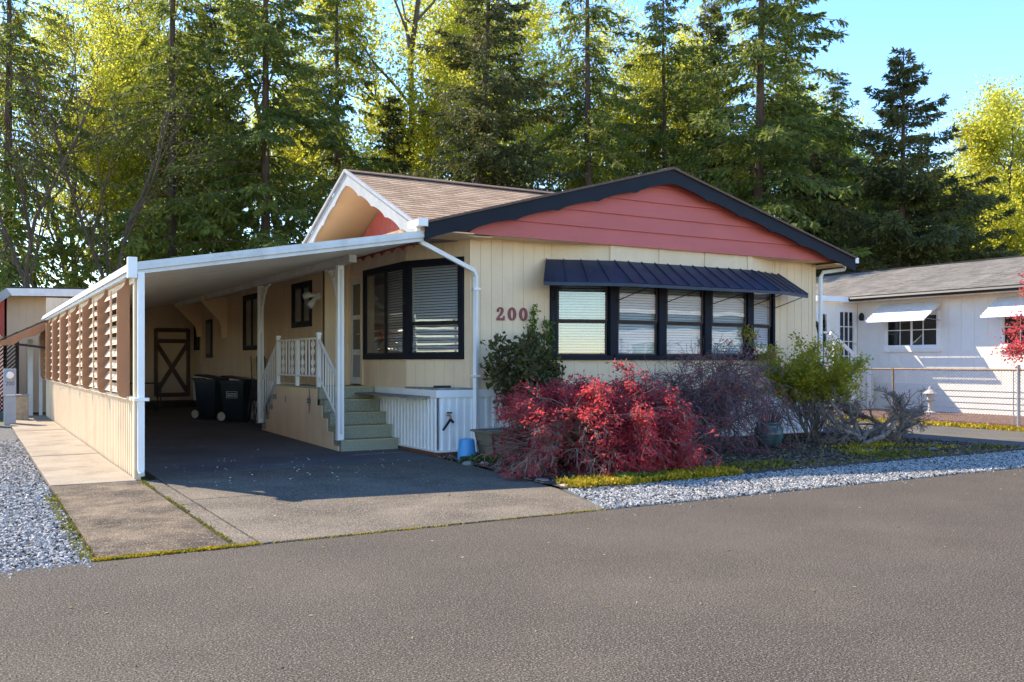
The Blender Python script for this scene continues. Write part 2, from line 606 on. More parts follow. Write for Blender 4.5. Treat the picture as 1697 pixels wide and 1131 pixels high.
G = 0.006
slab([(-4.18, ROAD_Y + .02), (-0.72, ROAD_Y + .02), (-0.32, -3.9), (-0.18, -2.62), (-4.18, -2.62)], 'concrete_drive', drive)
slab([(-4.18, -2.6), (-0.18, -2.6), (-0.04, -1.0), (-0.02, -0.16), (-4.18, -0.16)], 'concrete_drive', drive)
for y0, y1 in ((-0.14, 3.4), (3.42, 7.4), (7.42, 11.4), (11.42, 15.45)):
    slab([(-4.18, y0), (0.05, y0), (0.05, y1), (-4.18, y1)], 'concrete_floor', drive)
for y0, y1 in ((ROAD_Y + .02, -2.9), (-2.88, -0.62)):
    slab([(-4.375, y0), (-4.2, y0), (-4.2, y1), (-4.375, y1)], 'concrete_drive', drive, jig=-.003)
walk = bpy.data.objects.new('walkway', None)
COL.objects.link(walk)
tag(walk, kind='structure')
for k, (y0, y1) in enumerate(((ROAD_Y + .03, -0.72), (-0.70, 0.95), (0.97, 3.2), (3.22, 6.2), (6.22, 9.2), (9.22, 12.2), (12.22, 15.4))):
    xr = -4.43 if k == 0 else -4.46
    slab([(-5.42, y0), (xr, y0), (xr, y1), (-5.42, y1)], 'concrete_dirty' if k == 0 else 'concrete_walk', walk, name='slab_flat', jig=0.006 * (k % 2) + .01)
for o in walk.children:
    o.name = 'slab'
sheet('planting_bed', [(-0.02, -0.9), (-0.28, -3.9), (-.1, -4.05), (9.0, -3.98), (9.3, -2.0), (9.3, 0.3), (0.0, 0.3)], 0.03, 'soil')
sheet('left_gravel_bed', [(-5.44, ROAD_Y + .01), (-5.44, 12), (-14, 12), (-14, ROAD_Y + .01)], -0.01, 'gravel_bed')
sheet('front_gravel_bed', [(-0.72, ROAD_Y + .01), (11.3, ROAD_Y + .01), (9.8, -4.3), (9.0, -3.92), (-.1, -3.92), (-.3, -3.92)], 0.004, 'gravel_bed')
sheet('neighbour_drive', [(9.32, -3.9), (10.2, -4.4), (11.6, ROAD_Y + .02), (14.2, ROAD_Y + .02), (13.2, -3.6), (13.2, 24), (9.32, 24)], 0.008, 'asphalt_old')
sheet('mulch_strip', [(13.2, ROAD_Y + .4), (18.4, ROAD_Y + .4), (18.4, 24), (13.2, 24)], 0.02, 'mulch')

# ------------------------------------------------------------------ the home
HOME = thing('mobile_home', (0, 0, 0), 'cream manufactured home with red gable, navy trim and bay window', 'house')


def obox(mb, p0, d, n, u0, u1, w0, w1, z0, z1):
    def P(u, w, z):
        return (p0[0] + d[0] * u + n[0] * w, p0[1] + d[1] * u + n[1] * w, z)
    pts = [P(u0, w0, z0), P(u1, w0, z0), P(u1, w1, z0), P(u0, w1, z0)]
    return mb.prism(pts, (0, 0, z1 - z0))


def frame_of(p0, p1):
    d = Vector((p1[0] - p0[0], p1[1] - p0[1]))
    L = d.length
    d.normalize()
    return d, Vector((d.y, -d.x)), L       # normal to the right of travel


def wall(parent, p0, p1, z0, z1, holes=(), groove=0.2, t=0.09, mat='cream', name='wall'):
    """grooved panel wall, outer face on the line p0-p1 (outside is to the right of travel)"""
    d, n, L = frame_of(p0, p1)
    mb = MB()
    cuts = sorted(set([0, L] + [min(max(h[k], 0), L) for h in holes for k in (0, 1)]))

    def spans(a, b):
        zs = [(z0, z1)]
        for h in holes:
            if h[0] < b - 1e-4 and h[1] > a + 1e-4:
                nz = []
                for s in zs:
                    if h[2] > s[0]:
                        nz.append((s[0], min(h[2], s[1])))
                    if h[3] < s[1]:
                        nz.append((max(h[3], s[0]), s[1]))
                zs = nz
        return zs
    for a, b in zip(cuts[:-1], cuts[1:]):
        for s in spans(a, b):
            if s[1] - s[0] > 1e-3:
                obox(mb, p0, d, n, a, b, -t, -0.008, *s)
        k0 = math.floor(a / groove)
        g = k0 * groove
        while g < b:
            ga, gb = max(a, g + 0.005), min(b, g + groove - 0.005)
            if gb - ga > 0.004:
                for s in spans(a, b):
                    if s[1] - s[0] > 1e-3:
                        obox(mb, p0, d, n, ga, gb, -0.008, 0, *s)
            g += groove
    return mb.build(name, mat, parent)


def ribbed(parent, p0, p1, z0, z1, pitch=0.11, depth=0.02, mat='white', name='skirting', t=0.03):
    d, n, L = frame_of(p0, p1)
    mb = MB()
    prof = []
    u = 0.0
    while u < L:
        for du, w in ((0, 0), (pitch * .50, 0), (pitch * .58, depth), (pitch * .92, depth)):
            if u + du < L:
                prof.append((u + du, w))
        u += pitch
    prof.append((L, 0))
    for (u0, w0), (u1, w1) in zip(prof[:-1], prof[1:]):
        def P(u, w, z):
            return (p0[0] + d.x * u + n.x * w, p0[1] + d.y * u + n.y * w, z)
        mb.poly([P(u0, w0, z0), P(u1, w1, z0), P(u1, w1, z1), P(u0, w0, z1)])
    obox(mb, p0, d, n, 0, L, -t, -0.001, z0, z1)
    return mb.build(name, mat, parent)


def strip(parent, p0, p1, u0, u1, w0, w1, z0, z1, mat, name, bevel=0.0):
    d, n, L = frame_of(p0, p1)
    return obox(MB(), p0, d, n, u0, u1, w0, w1, z0, z1).build(name, mat, parent, bevel=bevel)


def blind_mesh(mb, p0, d, n, u0, u1, w, z0, z1, step=0.045, tilt=0.35):
    z = z0
    while z < z1:
        a = 0.022
        pts = []
        for u in (u0, u1):
            pass
        def P(u, ww, zz):
            return (p0[0] + d.x * u + n.x * ww, p0[1] + d.y * u + n.y * ww, zz)
        dw, dzz = a * math.cos(tilt), a * math.sin(tilt)
        mb.prism([P(u0, w - dw, z + dzz), P(u1, w - dw, z + dzz), P(u1, w + dw, z - dzz), P(u0, w + dw, z - dzz)], (n.x * .0015, n.y * .0015, 0.0015))
        z += step
    for u in (u0 + .12, u1 - .12):
        obox(mb, p0, d, n, u, u + .004, w + .024, w + .026, z0, z1)


def window(parent, p0, p1, u0, u1, z0, z1, fw=0.09, out=0.035, mat='navy', style='hung', blind=True, rail=None, name='window', sashmat='black', split=None, gl='glass'):
    """frame stands proud of the wall; sashes, panes and a blind sit inside the opening"""
    d, n, L = frame_of(p0, p1)
    mb = MB()
    obox(mb, p0, d, n, u0, u1, -.03, out, z0, z0 + fw)
    obox(mb, p0, d, n, u0, u1, -.03, out, z1 - fw, z1)
    obox(mb, p0, d, n, u0, u0 + fw, -.03, out - .001, z0 + fw, z1 - fw)
    obox(mb, p0, d, n, u1 - fw, u1, -.03, out - .001, z0 + fw, z1 - fw)
    fr = mb.build(name, mat, parent, bevel=0.004)
    a0, a1, b0, b1 = u0 + fw, u1 - fw, z0 + fw, z1 - fw
    sw = 0.03
    cells = []
    if style == 'hung':
        r = rail or (b0 + b1) / 2 - 0.05
        cells = [(a0, a1, b0, r, -.012), (a0, a1, r, b1, 0.004)]
    elif style == 'slide':
        r = split or (a0 + a1) / 2
        cells = [(a0, r, b0, b1, 0.004), (r, a1, b0, b1, -.012)]
    else:
        cells = [(a0, a1, b0, b1, 0.0)]
    for (c0, c1, e0, e1, w) in cells:
        sb = MB()
        obox(sb, p0, d, n, c0, c1, w - .012, w + .012, e0, e0 + sw)
        obox(sb, p0, d, n, c0, c1, w - .012, w + .012, e1 - sw, e1)
        obox(sb, p0, d, n, c0, c0 + sw, w - .011, w + .011, e0 + sw, e1 - sw)
        obox(sb, p0, d, n, c1 - sw, c1, w - .011, w + .011, e0 + sw, e1 - sw)
        sb.build('sash', sashmat, fr)
        obox(MB(), p0, d, n, c0 + sw - .004, c1 - sw + .004, w - .003, w + .003, e0 + sw - .004, e1 - sw + .004).build('pane', gl, fr)
    if blind:
        bm = MB()
        blind_mesh(bm, p0, d, n, a0 + .01, a1 - .01, -.052, b0 + .02, b1 - .02, tilt=0.8)
        bm.build('blind', 'blind', fr, kind='stuff')
    return fr


FL, EV = 0.95, 3.44          # floor line, soffit line
A = (0.553, 0.0)
CH0 = (0.0, 1.18)
# front wall (outside is to the right of travel, so walk it from left to right)
wall(HOME, A, (2.09, 0), FL, 3.46)
wall(HOME, (7.21, 0), (8.4, 0), FL, 3.46)
wall(HOME, (8.4, 0), (8.4, 16), FL, EV)
wall(HOME, (8.4, 16), (-0.5, 16), FL, EV)
# chamfered corner with its window
chL = math.hypot(0.553, 1.18)
wall(HOME, CH0, A, FL, EV, holes=[(0.09, 1.11, 1.62, 3.07)])
window(HOME, CH0, A, 0.0, 1.2, 1.53, 3.16, rail=2.12)
# side wall to the door, the jog, the long rear side wall
wall(HOME, (0, 3.82), CH0, FL, EV, holes=[(0.0, 0.70, FL, 3.08), (0.84, 2.55, 1.62, 3.07)])
window(HOME, (0, 3.82), CH0, 0.75, 2.64, 1.53, 3.16, style='slide', split=1.75, gl='glass')
strip(HOME, (0, 3.82), CH0, 0.85, 1.74, -.03, -.025, 1.63, 3.06, 'screen', 'insect_screen')
wall(HOME, (-0.5, 3.808), (0.0, 3.808), FL, EV)
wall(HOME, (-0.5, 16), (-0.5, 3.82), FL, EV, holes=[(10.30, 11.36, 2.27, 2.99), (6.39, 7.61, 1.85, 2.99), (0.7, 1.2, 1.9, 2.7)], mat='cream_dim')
SW0, SW1 = (-0.5, 16), (-0.5, 3.82)
window(HOME, SW0, SW1, 10.21, 11.45, 2.18, 3.08, style='slide')
window(HOME, SW0, SW1, 6.30, 7.70, 1.76, 3.08, style='slide')
window(HOME, SW0, SW1, 0.62, 1.28, 1.82, 2.78, style='hung')
# framed print hung on the side wall and the cover strips between panels
fr = strip(HOME, SW0, SW1, 2.3, 2.95, 0.002, 0.05, 1.6, 2.65, 'black', 'wall_frame')
strip(fr, SW0, SW1, 2.38, 2.87, 0.05, 0.056, 1.7, 2.55, 'interior', 'wall_print')
for u in (1.5, 3.7, 6.0, 9.6):
    strip(HOME, SW0, SW1, u, u + .05, 0.001, 0.02, FL, EV, 'cream_dim', 'cover_strip')
# twin flood lamp
lamp = MB().tube([(-0.5, 4.1, 2.74), (-0.56, 4.1, 2.74)], 0.07, 12).build('flood_lamp', 'white_worn', HOME)
for dy, tz in ((0.12, 0.02), (-0.08, -0.12)):
    MB().tube([(-0.55, 4.1, 2.74), (-0.60, 4.1 + dy * .4, 2.74 + tz * .5), (-0.66, 4.1 + dy, 2.74 + tz), (-.74, 4.1 + dy * 1.6, 2.70 + tz * 1.4)], [0.025, 0.03, 0.055, 0.065], 12).build('lamp_head', 'white_worn', lamp, smooth=True)
# entry door
dr = MB()
D0, D1 = (0, 3.82), CH0
dd, dn, _ = frame_of(D0, D1)
obox(dr, D0, dd, dn, 0.0, .06, -.05, .03, 1.06, 3.08)
obox(dr, D0, dd, dn, .64, .70, -.05, .03, 1.06, 3.08)
obox(dr, D0, dd, dn, .06, .64, -.05, .03, 3.02, 3.08)
door = dr.build('door', 'cream', HOME, bevel=.004)
leaf = MB()
for z0, z1 in ((1.08, 1.20), (1.62, 1.72), (2.28, 2.36), (2.94, 3.02)):
    obox(leaf, D0, dd, dn, .07, .63, -.03, .008, z0, z1)
for u in (.07, .55):
    obox(leaf, D0, dd, dn, u, u + .08, -.03, .007, 1.20, 2.94)
leaf.build('door_leaf', 'white_worn', door)
for z0, z1, m in ((1.20, 1.62, 'fascia_grey'), (1.72, 2.28, 'glass_dark'), (2.36, 2.94, 'glass_dark')):
    obox(MB(), D0, dd, dn, .15, .55, -.012, -.006, z0, z1).build('door_panel', m, door)
MB().tube([(-.01, 3.25, 2.0), (-.05, 3.25, 2.0), (-.05, 3.33, 2.0)], .01, 6).build('handle', 'galv', door)
obox(MB(), D0, dd, dn, 0.0, .70, -.09, -.06, 1.0, 3.08).build('door_back', 'interior', door)
# bay window
BAY = [(2.09, 0.0), (3.10, -0.35), (4.15, -0.35), (5.20, -0.35), (6.25, -0.35), (7.21, 0.0)]
BZ0, BZ1 = 1.52, 2.98
bayo = MB().prism([(2.09, 0, FL), (3.10, -.35, FL), (6.25, -.35, FL), (7.21, 0, FL)], (0, 0, .05)).build('bay_window', 'cream', HOME)
for k, (x, y) in enumerate(BAY):
    w = 0.075
    if 0 < k < 5:
        MB().box(x - w, x + w, y - .045, y + .08, BZ0 + .08, BZ1).build('mullion', 'navy', bayo, bevel=.006)
    else:
        MB().box(x - .03, x + .09 if k == 0 else x + .03, y - .05, y + .05, BZ0 + .08, BZ1).build('mullion', 'navy', bayo, bevel=.006)
for k in range(5):
    p0, p1 = BAY[k], BAY[k + 1]
    d, n, L = frame_of(p0, p1)
    wall(HOME, p0, p1, FL, BZ0 - .001, mat='cream')
    wall(HOME, p0, p1, BZ1 + .001, 3.455, mat='cream', groove=L / 1.0 + 1)
    obox(MB(), p0, d, n, 0.0, L, -.08, .06, BZ0, BZ0 + .08).build('sill', 'navy', bayo)
    obox(MB(), p0, d, n, 0.0, L, -.08, .05, BZ1 - .06, BZ1).build('head_rail', 'navy', bayo)
    a0, a1 = .10, L - .10
    mid = 2.17
    for (e0, e1, w) in ((BZ0 + .08, mid, -.02), (mid, BZ1 - .06, 0.006)):
        sb = MB()
        s = .032
        obox(sb, p0, d, n, a0, a1, w - .012, w + .012, e0, e0 + s)
        obox(sb, p0, d, n, a0, a1, w - .012, w + .012, e1 - s, e1)
        obox(sb, p0, d, n, a0, a0 + s, w - .011, w + .011, e0 + s, e1 - s)
        obox(sb, p0, d, n, a1 - s, a1, w - .011, w + .011, e0 + s, e1 - s)
        sb.build('sash', 'dark_wood', bayo)
        obox(MB(), p0, d, n, a0 + s - .004, a1 - s + .004, w - .003, w + .003, e0 + s - .004, e1 - s + .004).build('pane', 'glass', bayo)
    bm = MB()
    blind_mesh(bm, p0, d, n, a0, a1, -.065, BZ0 + .1, BZ1 - .08, tilt=0.95 if k else 0.7)
    bm.build('blind', 'blind', bayo, kind='stuff')
    # battens above the awning
    if k:
        x, y = BAY[k]
        MB().box(x - .06, x + .06, y - .022, y + .02, BZ1, 3.454).build('batten', 'cream', HOME)
MB().box(.12, 8.62, -.375, .02, 3.455, 3.475).build('soffit', 'cream', HOME)
# corner boards
strip(HOME, A, (2.09, 0), 0.0, 0.07, 0.001, 0.02, FL + .1, 3.453, 'cream', 'corner_board')
strip(HOME, (7.21, 0), (8.4, 0), 1.10, 1.19, 0.001, 0.02, FL + .1, 3.453, 'cream', 'corner_board')
strip(HOME, (7.21, 0), (8.4, 0), 0.06, 0.10, 0.001, 0.012, FL + .1, 3.453, 'cream', 'corner_board')
# rooms behind the glass
MB().box(0.7, 8.2, 3.5, 3.6, FL, EV).build('room_wall', 'interior', HOME)
MB().box(-0.4, 8.3, 0.2, 15.8, FL - .02, FL).build('room_floor', 'interior', HOME)
MB().box(-0.4, 8.3, 0.2, 15.8, EV - .03, EV - .01).build('ceiling', 'interior', HOME)
# awning over the bay
AT = [(1.98, -0.03), (3.10, -0.40), (6.25, -0.40), (7.32, -0.03)]
AB = [(1.62, -0.52), (3.00, -1.02), (6.35, -1.02), (7.62, -0.52)]
ZT, ZB = 3.19, 2.77
awn = MB()
for k in range(3):
    a, b = Vector((*AB[k], ZB)), Vector((*AB[k + 1], ZB))
    awn.prism([a, b, b + Vector((0, 0, -.06)), a + Vector((0, 0, -.06))], (0.0, 0.015, 0))
awno = awn.build('awning', 'navy_metal', HOME)
npan = (4, 11, 4)
for k in range(3):
    for j in range(npan[k]):
        f0, f1 = j / npan[k], (j + 1) / npan[k]
        t0, t1 = Vector((*AT[k], ZT)).lerp(Vector((*AT[k + 1], ZT)), f0), Vector((*AT[k], ZT)).lerp(Vector((*AT[k + 1], ZT)), f1)
        b0, b1 = Vector((*AB[k], ZB)).lerp(Vector((*AB[k + 1], ZB)), f0), Vector((*AB[k], ZB)).lerp(Vector((*AB[k + 1], ZB)), f1)
        e = 0.012
        pn = MB().prism([t0.lerp(t1, e), t1.lerp(t0, e), b1.lerp(b0, e), b0.lerp(b1, e)], (0, 0, -.008))
        pn.bar(t0 + Vector((0, 0, .008)), b0 + Vector((0, 0, .008)), .014, .02)
        if k == 2 and j == npan[k] - 1:
            pn.bar(t1 + Vector((0, 0, .012)), b1 + Vector((0, 0, .012)), .022, .03)
        pn.build('awning_panel', 'navy_metal', awno)
for (x, y), (tx, ty) in zip(((2.12, -.04), (3.16, -.40), (4.2, -.40), (5.25, -.40), (6.25, -.40), (7.2, -.04)), ((1.85, -.5), (3.4, -1.0), (4.5, -1.0), (5.6, -1.0), (6.5, -.97), (7.5, -.52))):
    MB().bar((x, y, 2.52), (tx, ty, 2.73), .014).build('awning_arm', 'black', awno)

# red lap boards of the front gable
def under(x):
    return 3.41 + 0.275 * (min(x, 8.34 - x) + 0.45)


def clipx(z):
    xl = max((z - 3.41) / .275 - .45, 0.30)
    return xl, 8.34 - xl + .5 * (xl <= .30)


zb = 3.45
kk = 0
while zb < 4.64:
    zt = min(zb + 0.262, 4.66)
    (l0, r0), (l1, r1) = clipx(zb), clipx(zt + .012)
    if r1 < l1:
        l1 = r1 = 4.17
    MB().prism([(l0, -.432, zb), (r0, -.432, zb), (max(r1, l1 + .01), -.40, zt + .012), (l1, -.40, zt + .012)], (0, .028, 0)).build('siding_board', 'red_siding', HOME)
    zb = zt
MB().prism([(0.12, -.37, 3.48), (8.5, -.37, 3.48), (4.17, -.37, 4.69)], (0, .06, 0)).build('gable_wall', 'red_dark', HOME)

# main roof
def slopebox(mb, x0, z0, x1, z1, t, y0, y1):
    return mb.prism([(x0, y0, z0), (x1, y0, z1), (x1, y0, z1 - t), (x0, y0, z0 - t)], (0, y1 - y0, 0))


roof = slopebox(slopebox(MB(), -.47, 3.55, 4.17, 4.82, .11, -.6, 16.3), 4.17, 4.82, 8.81, 3.55, .11, -.6, 16.3).build('roof', 'shingle', HOME)
for s in (-1, 1):
    MB().prism([(4.17, -.66, 4.845), (4.17 + s * .16, -.66, 4.80), (4.17 + s * .16, -.66, 4.785), (4.17, -.66, 4.825)], (0, 16.9, 0)).build('ridge_cap', 'ridge', roof)
    # metal edge along the rake
    MB().bar((4.17 + s * .0, -.64, 4.815), (4.17 + s * 4.66, -.64, 3.54), .05, .035).build('drip_edge', 'ridge', roof)


def scallop(a, b, depth, pitch, amp, ext, notch=True):
    """board hanging below the line a-b with a scalloped lower edge"""
    a, b = Vector(a), Vector(b)
    L = (b - a).length
    n = max(1, round(L / pitch))
    low = []
    for k in range(n):
        for j in range(8):
            t = (k + j / 8) / n
            ph = j / 8
            off = depth - amp * math.sin(PI * ph) ** 0.8
            if j == 0 and notch:
                off = depth + 0.012
            low.append(a.lerp(b, t) + Vector((0, 0, -off)))
    low.append(b + Vector((0, 0, -depth)))
    mb = MB()
    for p, q, t0, t1 in zip(low[:-1], low[1:], range(len(low) - 1), range(1, len(low))):
        ta, tb = a.lerp(b, t0 / (len(low) - 1)), a.lerp(b, t1 / (len(low) - 1))
        mb.prism([ta, tb, q, p], ext)
    return mb


scallop((-.50, -.625, 3.525), (4.17, -.625, 4.80), .25, .78, .026, (0, .03, 0)).build('fascia', 'navy', HOME)
scallop((8.84, -.625, 3.525), (4.17, -.625, 4.80), .25, .78, .026, (0, .03, 0)).build('fascia', 'navy', HOME)
# soffits
for s in (0, 1):
    x0, x1 = (-.45, 4.17) if s == 0 else (8.79, 4.17)
    MB().prism([(x0, -.58, 3.425), (x1, -.58, 4.695), (x1, -.58, 4.685), (x0, -.58, 3.415)], (0, .57, 0)).build('soffit', 'soffit', HOME)
MB().box(-.45, .33, -.59, 1.3, EV - .02, EV - .005).build('soffit', 'cream', HOME)
MB().box(.33, .75, -.36, 1.3, EV - .02, EV - .005).build('soffit', 'cream', HOME)
MB().box(-.45, .1, 1.3, 3.9, EV - .02, EV - .005).build('soffit', 'cream', HOME)
MB().box(8.3, 8.79, -.59, 16, 3.39, 3.41).build('soffit', 'soffit', HOME)
# scalloped eave board facing the carport
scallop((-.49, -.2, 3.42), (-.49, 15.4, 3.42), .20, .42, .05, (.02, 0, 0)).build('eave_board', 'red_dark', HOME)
# cross gable over the entry
XG = -.50
slope = slopebox
cg = MB()
cg.prism([(XG, -.32, 3.56), (XG, 2.6, 4.84), (XG, 2.6, 4.74), (XG, -.32, 3.46)], (4.6, 0, 0))
cg.prism([(XG, 5.52, 3.56), (XG, 2.6, 4.84), (XG, 2.6, 4.74), (XG, 5.52, 3.46)], (4.6, 0, 0))
cgr = cg.build('gable_roof', 'shingle', HOME)
for s in (-1, 1):
    MB().prism([(XG - .04, 2.6, 4.885), (XG - .04, 2.6 + s * .16, 4.825), (XG - .04, 2.6 + s * .16, 4.805), (XG - .04, 2.6, 4.865)], (4.7, 0, 0)).build('ridge_cap', 'ridge', cgr)
# three-tab shingles, one by one, on the slope that faces the road
rng = random.Random(4)
sl_ang = math.atan2(1.28, 2.92)
ca, sa = math.cos(sl_ang), math.sin(sl_ang)
tabs = []
for m in ('shingle', 'shingle_b', 'shingle_c'):
    tabs.append(MB().prism([(0.004, 0, 0.006), (0.296, 0, 0.006), (0.296, .16, -.002), (0.004, .16, -.002)], (0, 0, .007)).mesh('shingle', m))
SLEN = math.hypot(2.92, 1.28)
c = 0
s = 0.0
while s < SLEN - .12:
    y = -.32 + s * ca
    z = 3.562 + s * sa
    xmax = min(XG + (y + .32) * 1.62 + .45, 4.1)
    x = XG - .02 - (0.15 if c % 2 else 0.0)
    while x < xmax:
        x0 = max(x, XG - .02)
        o = piece(rng.choice(tabs), 'shingle', cgr, (x0, y, z), (sl_ang, 0, 0), ((x + .3 - x0) / .3, 1, 1))
        x += .3
    s += .14
    c += 1
# white scalloped rakes, red gable wall and its soffit
for ye in (-.36, 5.56):
    rk = scallop((XG - .03, ye, 3.50), (XG - .03, 2.6, 4.815), .22, .62, .035, (.025, 0, 0)).build('fascia', 'fascia_grey', HOME)
    MB().bar((XG - .045, ye, 3.555), (XG - .045, 2.6, 4.86), .04, .05).build('rake_trim', 'fascia_grey', rk)
    MB().prism([(XG, ye, 3.44), (XG, 2.6, 4.735), (XG, 2.6, 4.725), (XG, ye, 3.43)], (.95, 0, 0)).build('soffit', 'soffit', HOME)
wall_bm = MB()
yy = -.3
while yy < 5.5:
    zt0, zt1 = 3.4 + (2.92 - abs(yy - 2.6)) * .44, 3.4 + (2.92 - abs(yy + .19 - 2.6)) * .44
    if min(zt0, zt1) < 3.52:
        yy += .198
        continue
    wall_bm.prism([(0.42, yy, 3.47), (0.42, yy + .19, 3.47), (0.42, yy + .19, zt1), (0.42, yy, zt0)], (.05, 0, 0))
    yy += .198
wall_bm.build('gable_wall', 'red_siding', HOME)
MB().prism([(0.48, 0.1, 3.47), (0.48, 5.1, 3.47), (0.48, 2.6, 4.65)], (.03, 0, 0)).build('gable_backing', 'red_dark', HOME)
# gutters and downspouts
gut = MB()
gut.box(-.63, -.50, -.68, -.28, 3.475, 3.57).box(-.645, -.485, -.692, -.68, 3.465, 3.58)
gut.build('gutter', 'white', HOME, bevel=.006)
MB().box(8.82, 8.95, -.62, 16, 3.44, 3.55).build('gutter', 'white', HOME, bevel=.006)
MB().tube([(-.56, -.48, 3.47), (-.56, -.48, 3.36), (-.48, -.44, 3.26), (.56, -.12, 2.93), (.625, -.075, 2.84), (.63, -.07, 2.7), (.63, -.07, .16), (.60, -.16, .06)], .045, 4).build('downspout', 'white', HOME)
for z in (2.62, 1.25):
    MB().box(.57, .69, -.125, -.0, z, z + .035).build('strap', 'white', HOME)
MB().tube([(8.88, -.35, 3.45), (8.86, -.33, 3.34), (8.5, -.12, 3.28), (8.47, -.08, 3.18), (8.47, -.08, .1)], .04, 8).build('downspout', 'white', HOME)
# skirting, trim, kick board
for p0, p1 in (((0, 0), (8.4, 0)), ((0, 3.82), (0, 0)), ((-.5, 16), (-.5, 3.82)), ((8.4, 0), (8.4, 16))):
    ribbed(HOME, p0, p1, .10, .94, pitch=.13)
    d, n, L = frame_of(p0, p1)
    obox(MB(), p0, d, n, 1.33 if p0 == (0, 3.82) else -.03, L + .03, -.03, .035, .93, 1.05).build('skirt_trim', 'white', HOME, bevel=.005)
    obox(MB(), p0, d, n, -.002, L, -.03, .028, .085, .115).build('skirt_trim', 'white', HOME)
    obox(MB(), p0, d, n, .0, L, -.05, -.004, .0, .088).build('kick_board', 'brick_kick', HOME)
MB().prism([(-.02, -.03, 1.051), (-.02, 1.2, 1.051), (.6, -.03, 1.051)], (0, 0, .03)).build('ledge', 'rock', HOME)
MB().box(.05, .32, .18, .26, 1.082, 1.115).build('ledge_shim', 'dark_wood', HOME)
# outdoor tap with splitter and shut-off lever
tap = MB().tube([(.16, -.02, .66), (.16, -.09, .66), (.16, -.12, .64), (.16, -.125, .60)], [.016, .018, .02, .02], 8).build('hose_tap', 'brass', HOME, smooth=True)
MB().lathe((.16, -.09, .685), [(.0, 0), (.04, .005), (.045, .02), (.035, .03), (0, .032)], 10).build('tap_wheel', 'ivy', tap)
MB().tube([(.16, -.125, .60), (.11, -.13, .54), (.02, -.15, .44)], [.022, .02, .018], 8).build('hose_end', 'rubber', tap)
MB().tube([(.16, -.125, .60), (.21, -.13, .55)], [.022, .018], 8).build('hose_end', 'rubber', tap)


# house number 200, slab-serif digits
def digit_pts(ch, s):
    if ch == '0':
        o, i = [], []
        for k in range(28):
            a = 2 * PI * k / 28
            o.append((math.cos(a) * .36 * s, math.sin(a) * .5 * s))
            i.append((math.cos(a) * .13 * s, math.sin(a) * .36 * s))
        return [[o[k], o[(k + 1) % 28], i[(k + 1) % 28], i[k]] for k in range(28)]
    mid = [(-.20, .18, .14), (-.235, .27, .10), (-.19, .37, .09), (-.08, .43, .10), (.06, .42, .13), (.15, .33, .19), (.155, .2, .2), (.10, .07, .18), (0, -.07, .14), (-.12, -.2, .12), (-.22, -.32, .12)]
    q = []
    L, R = [], []
    for k, (x, y, w) in enumerate(mid):
        x0, y0, _ = mid[max(k - 1, 0)]
        x1, y1, _ = mid[min(k + 1, len(mid) - 1)]
        dx, dy = x1 - x0, y1 - y0
        ln = math.hypot(dx, dy)
        nx, ny = -dy / ln, dx / ln
        L.append(((x + nx * w / 2) * s, (y + ny * w / 2) * s))
        R.append(((x - nx * w / 2) * s, (y - ny * w / 2) * s))
    for k in range(len(mid) - 1):
        q.append([L[k], L[k + 1], R[k + 1], R[k]])
    q.append([(-.34 * s, -.5 * s), (.34 * s, -.5 * s), (.34 * s, -.34 * s), (-.30 * s, -.30 * s)])
    q.append([(.22 * s, -.36 * s), (.34 * s, -.36 * s), (.36 * s, -.16 * s), (.28 * s, -.16 * s)])
    ball = [(-.22 * s + math.cos(2 * PI * k / 10) * .085 * s, .2 * s + math.sin(2 * PI * k / 10) * .085 * s) for k in range(10)]
    q.append(ball)
    return q


for k, ch in enumerate('200'):
    mb = MB()
    for j, q in enumerate(digit_pts(ch, .215)):
        mb.prism([(1.115 + k * .215 + x, -.022 - .0004 * (j % 3), 2.265 + y) for x, y in q], (0, .021, 0))
    mb.build('house_number', 'number_red', HOME)

# ------------------------------------------------------------------ carport
CX = -4.42
CP = thing('carport', (CX, -.55, 0), 'white metal carport with brown louvred screen wall on its open side', 'carport')


def cz(x):                       # underside of the sloping roof
    return 2.60 + (x - CX) * (3.30 - 2.60) / 4.0


mb = MB()
y = -.50
prof = []
while y < 15.6:
    prof += [(y, 0), (y + .085, 0), (y + .092, .045), (y + .143, .045)]
    y += .15
for (ya, wa), (yb, wb) in zip(prof[:-1], prof[1:]):
    mb.poly([(CX, ya, cz(CX) + wa), (CX, yb, cz(CX) + wb), (-.46, yb, cz(-.46) + wb), (-.46, ya, cz(-.46) + wa)])
mb.build('carport_roof', 'alu', CP)
MB().prism([(CX, -.5, cz(CX) + .045), (CX, 15.6, cz(CX) + .045), (-.46, 15.6, cz(-.46) + .045), (-.46, -.5, cz(-.46) + .045)], (0, 0, .02)).build('roof_sheet', 'white_worn', CP)
# fluted front and side gutters
for k in range(3):
    z0 = -.02 + k * .052
    e = (.0, .03, .01, .04)[k]
    MB().prism([(CX - .08, -.56 - e, cz(CX) + z0), (-.50, -.56 - e, cz(-.50) + z0), (-.50, -.56 - e, cz(-.5) + z0 + .05), (CX - .08, -.56 - e, cz(CX) + z0 + .05)], (0, .06 + e, 0)).build('front_gutter', 'white_worn', CP)
    MB().box(CX - .09 - e, CX - .03, -.50, 15.5, cz(CX) - .02 + k * .052, cz(CX) + .03 + k * .052).build('side_gutter', 'white_worn', CP)
MB().box(CX - .13, CX - .02, -.60, -.49, cz(CX) - .06, cz(CX) + .2).build('gutter_corner', 'white', CP, bevel=.005)
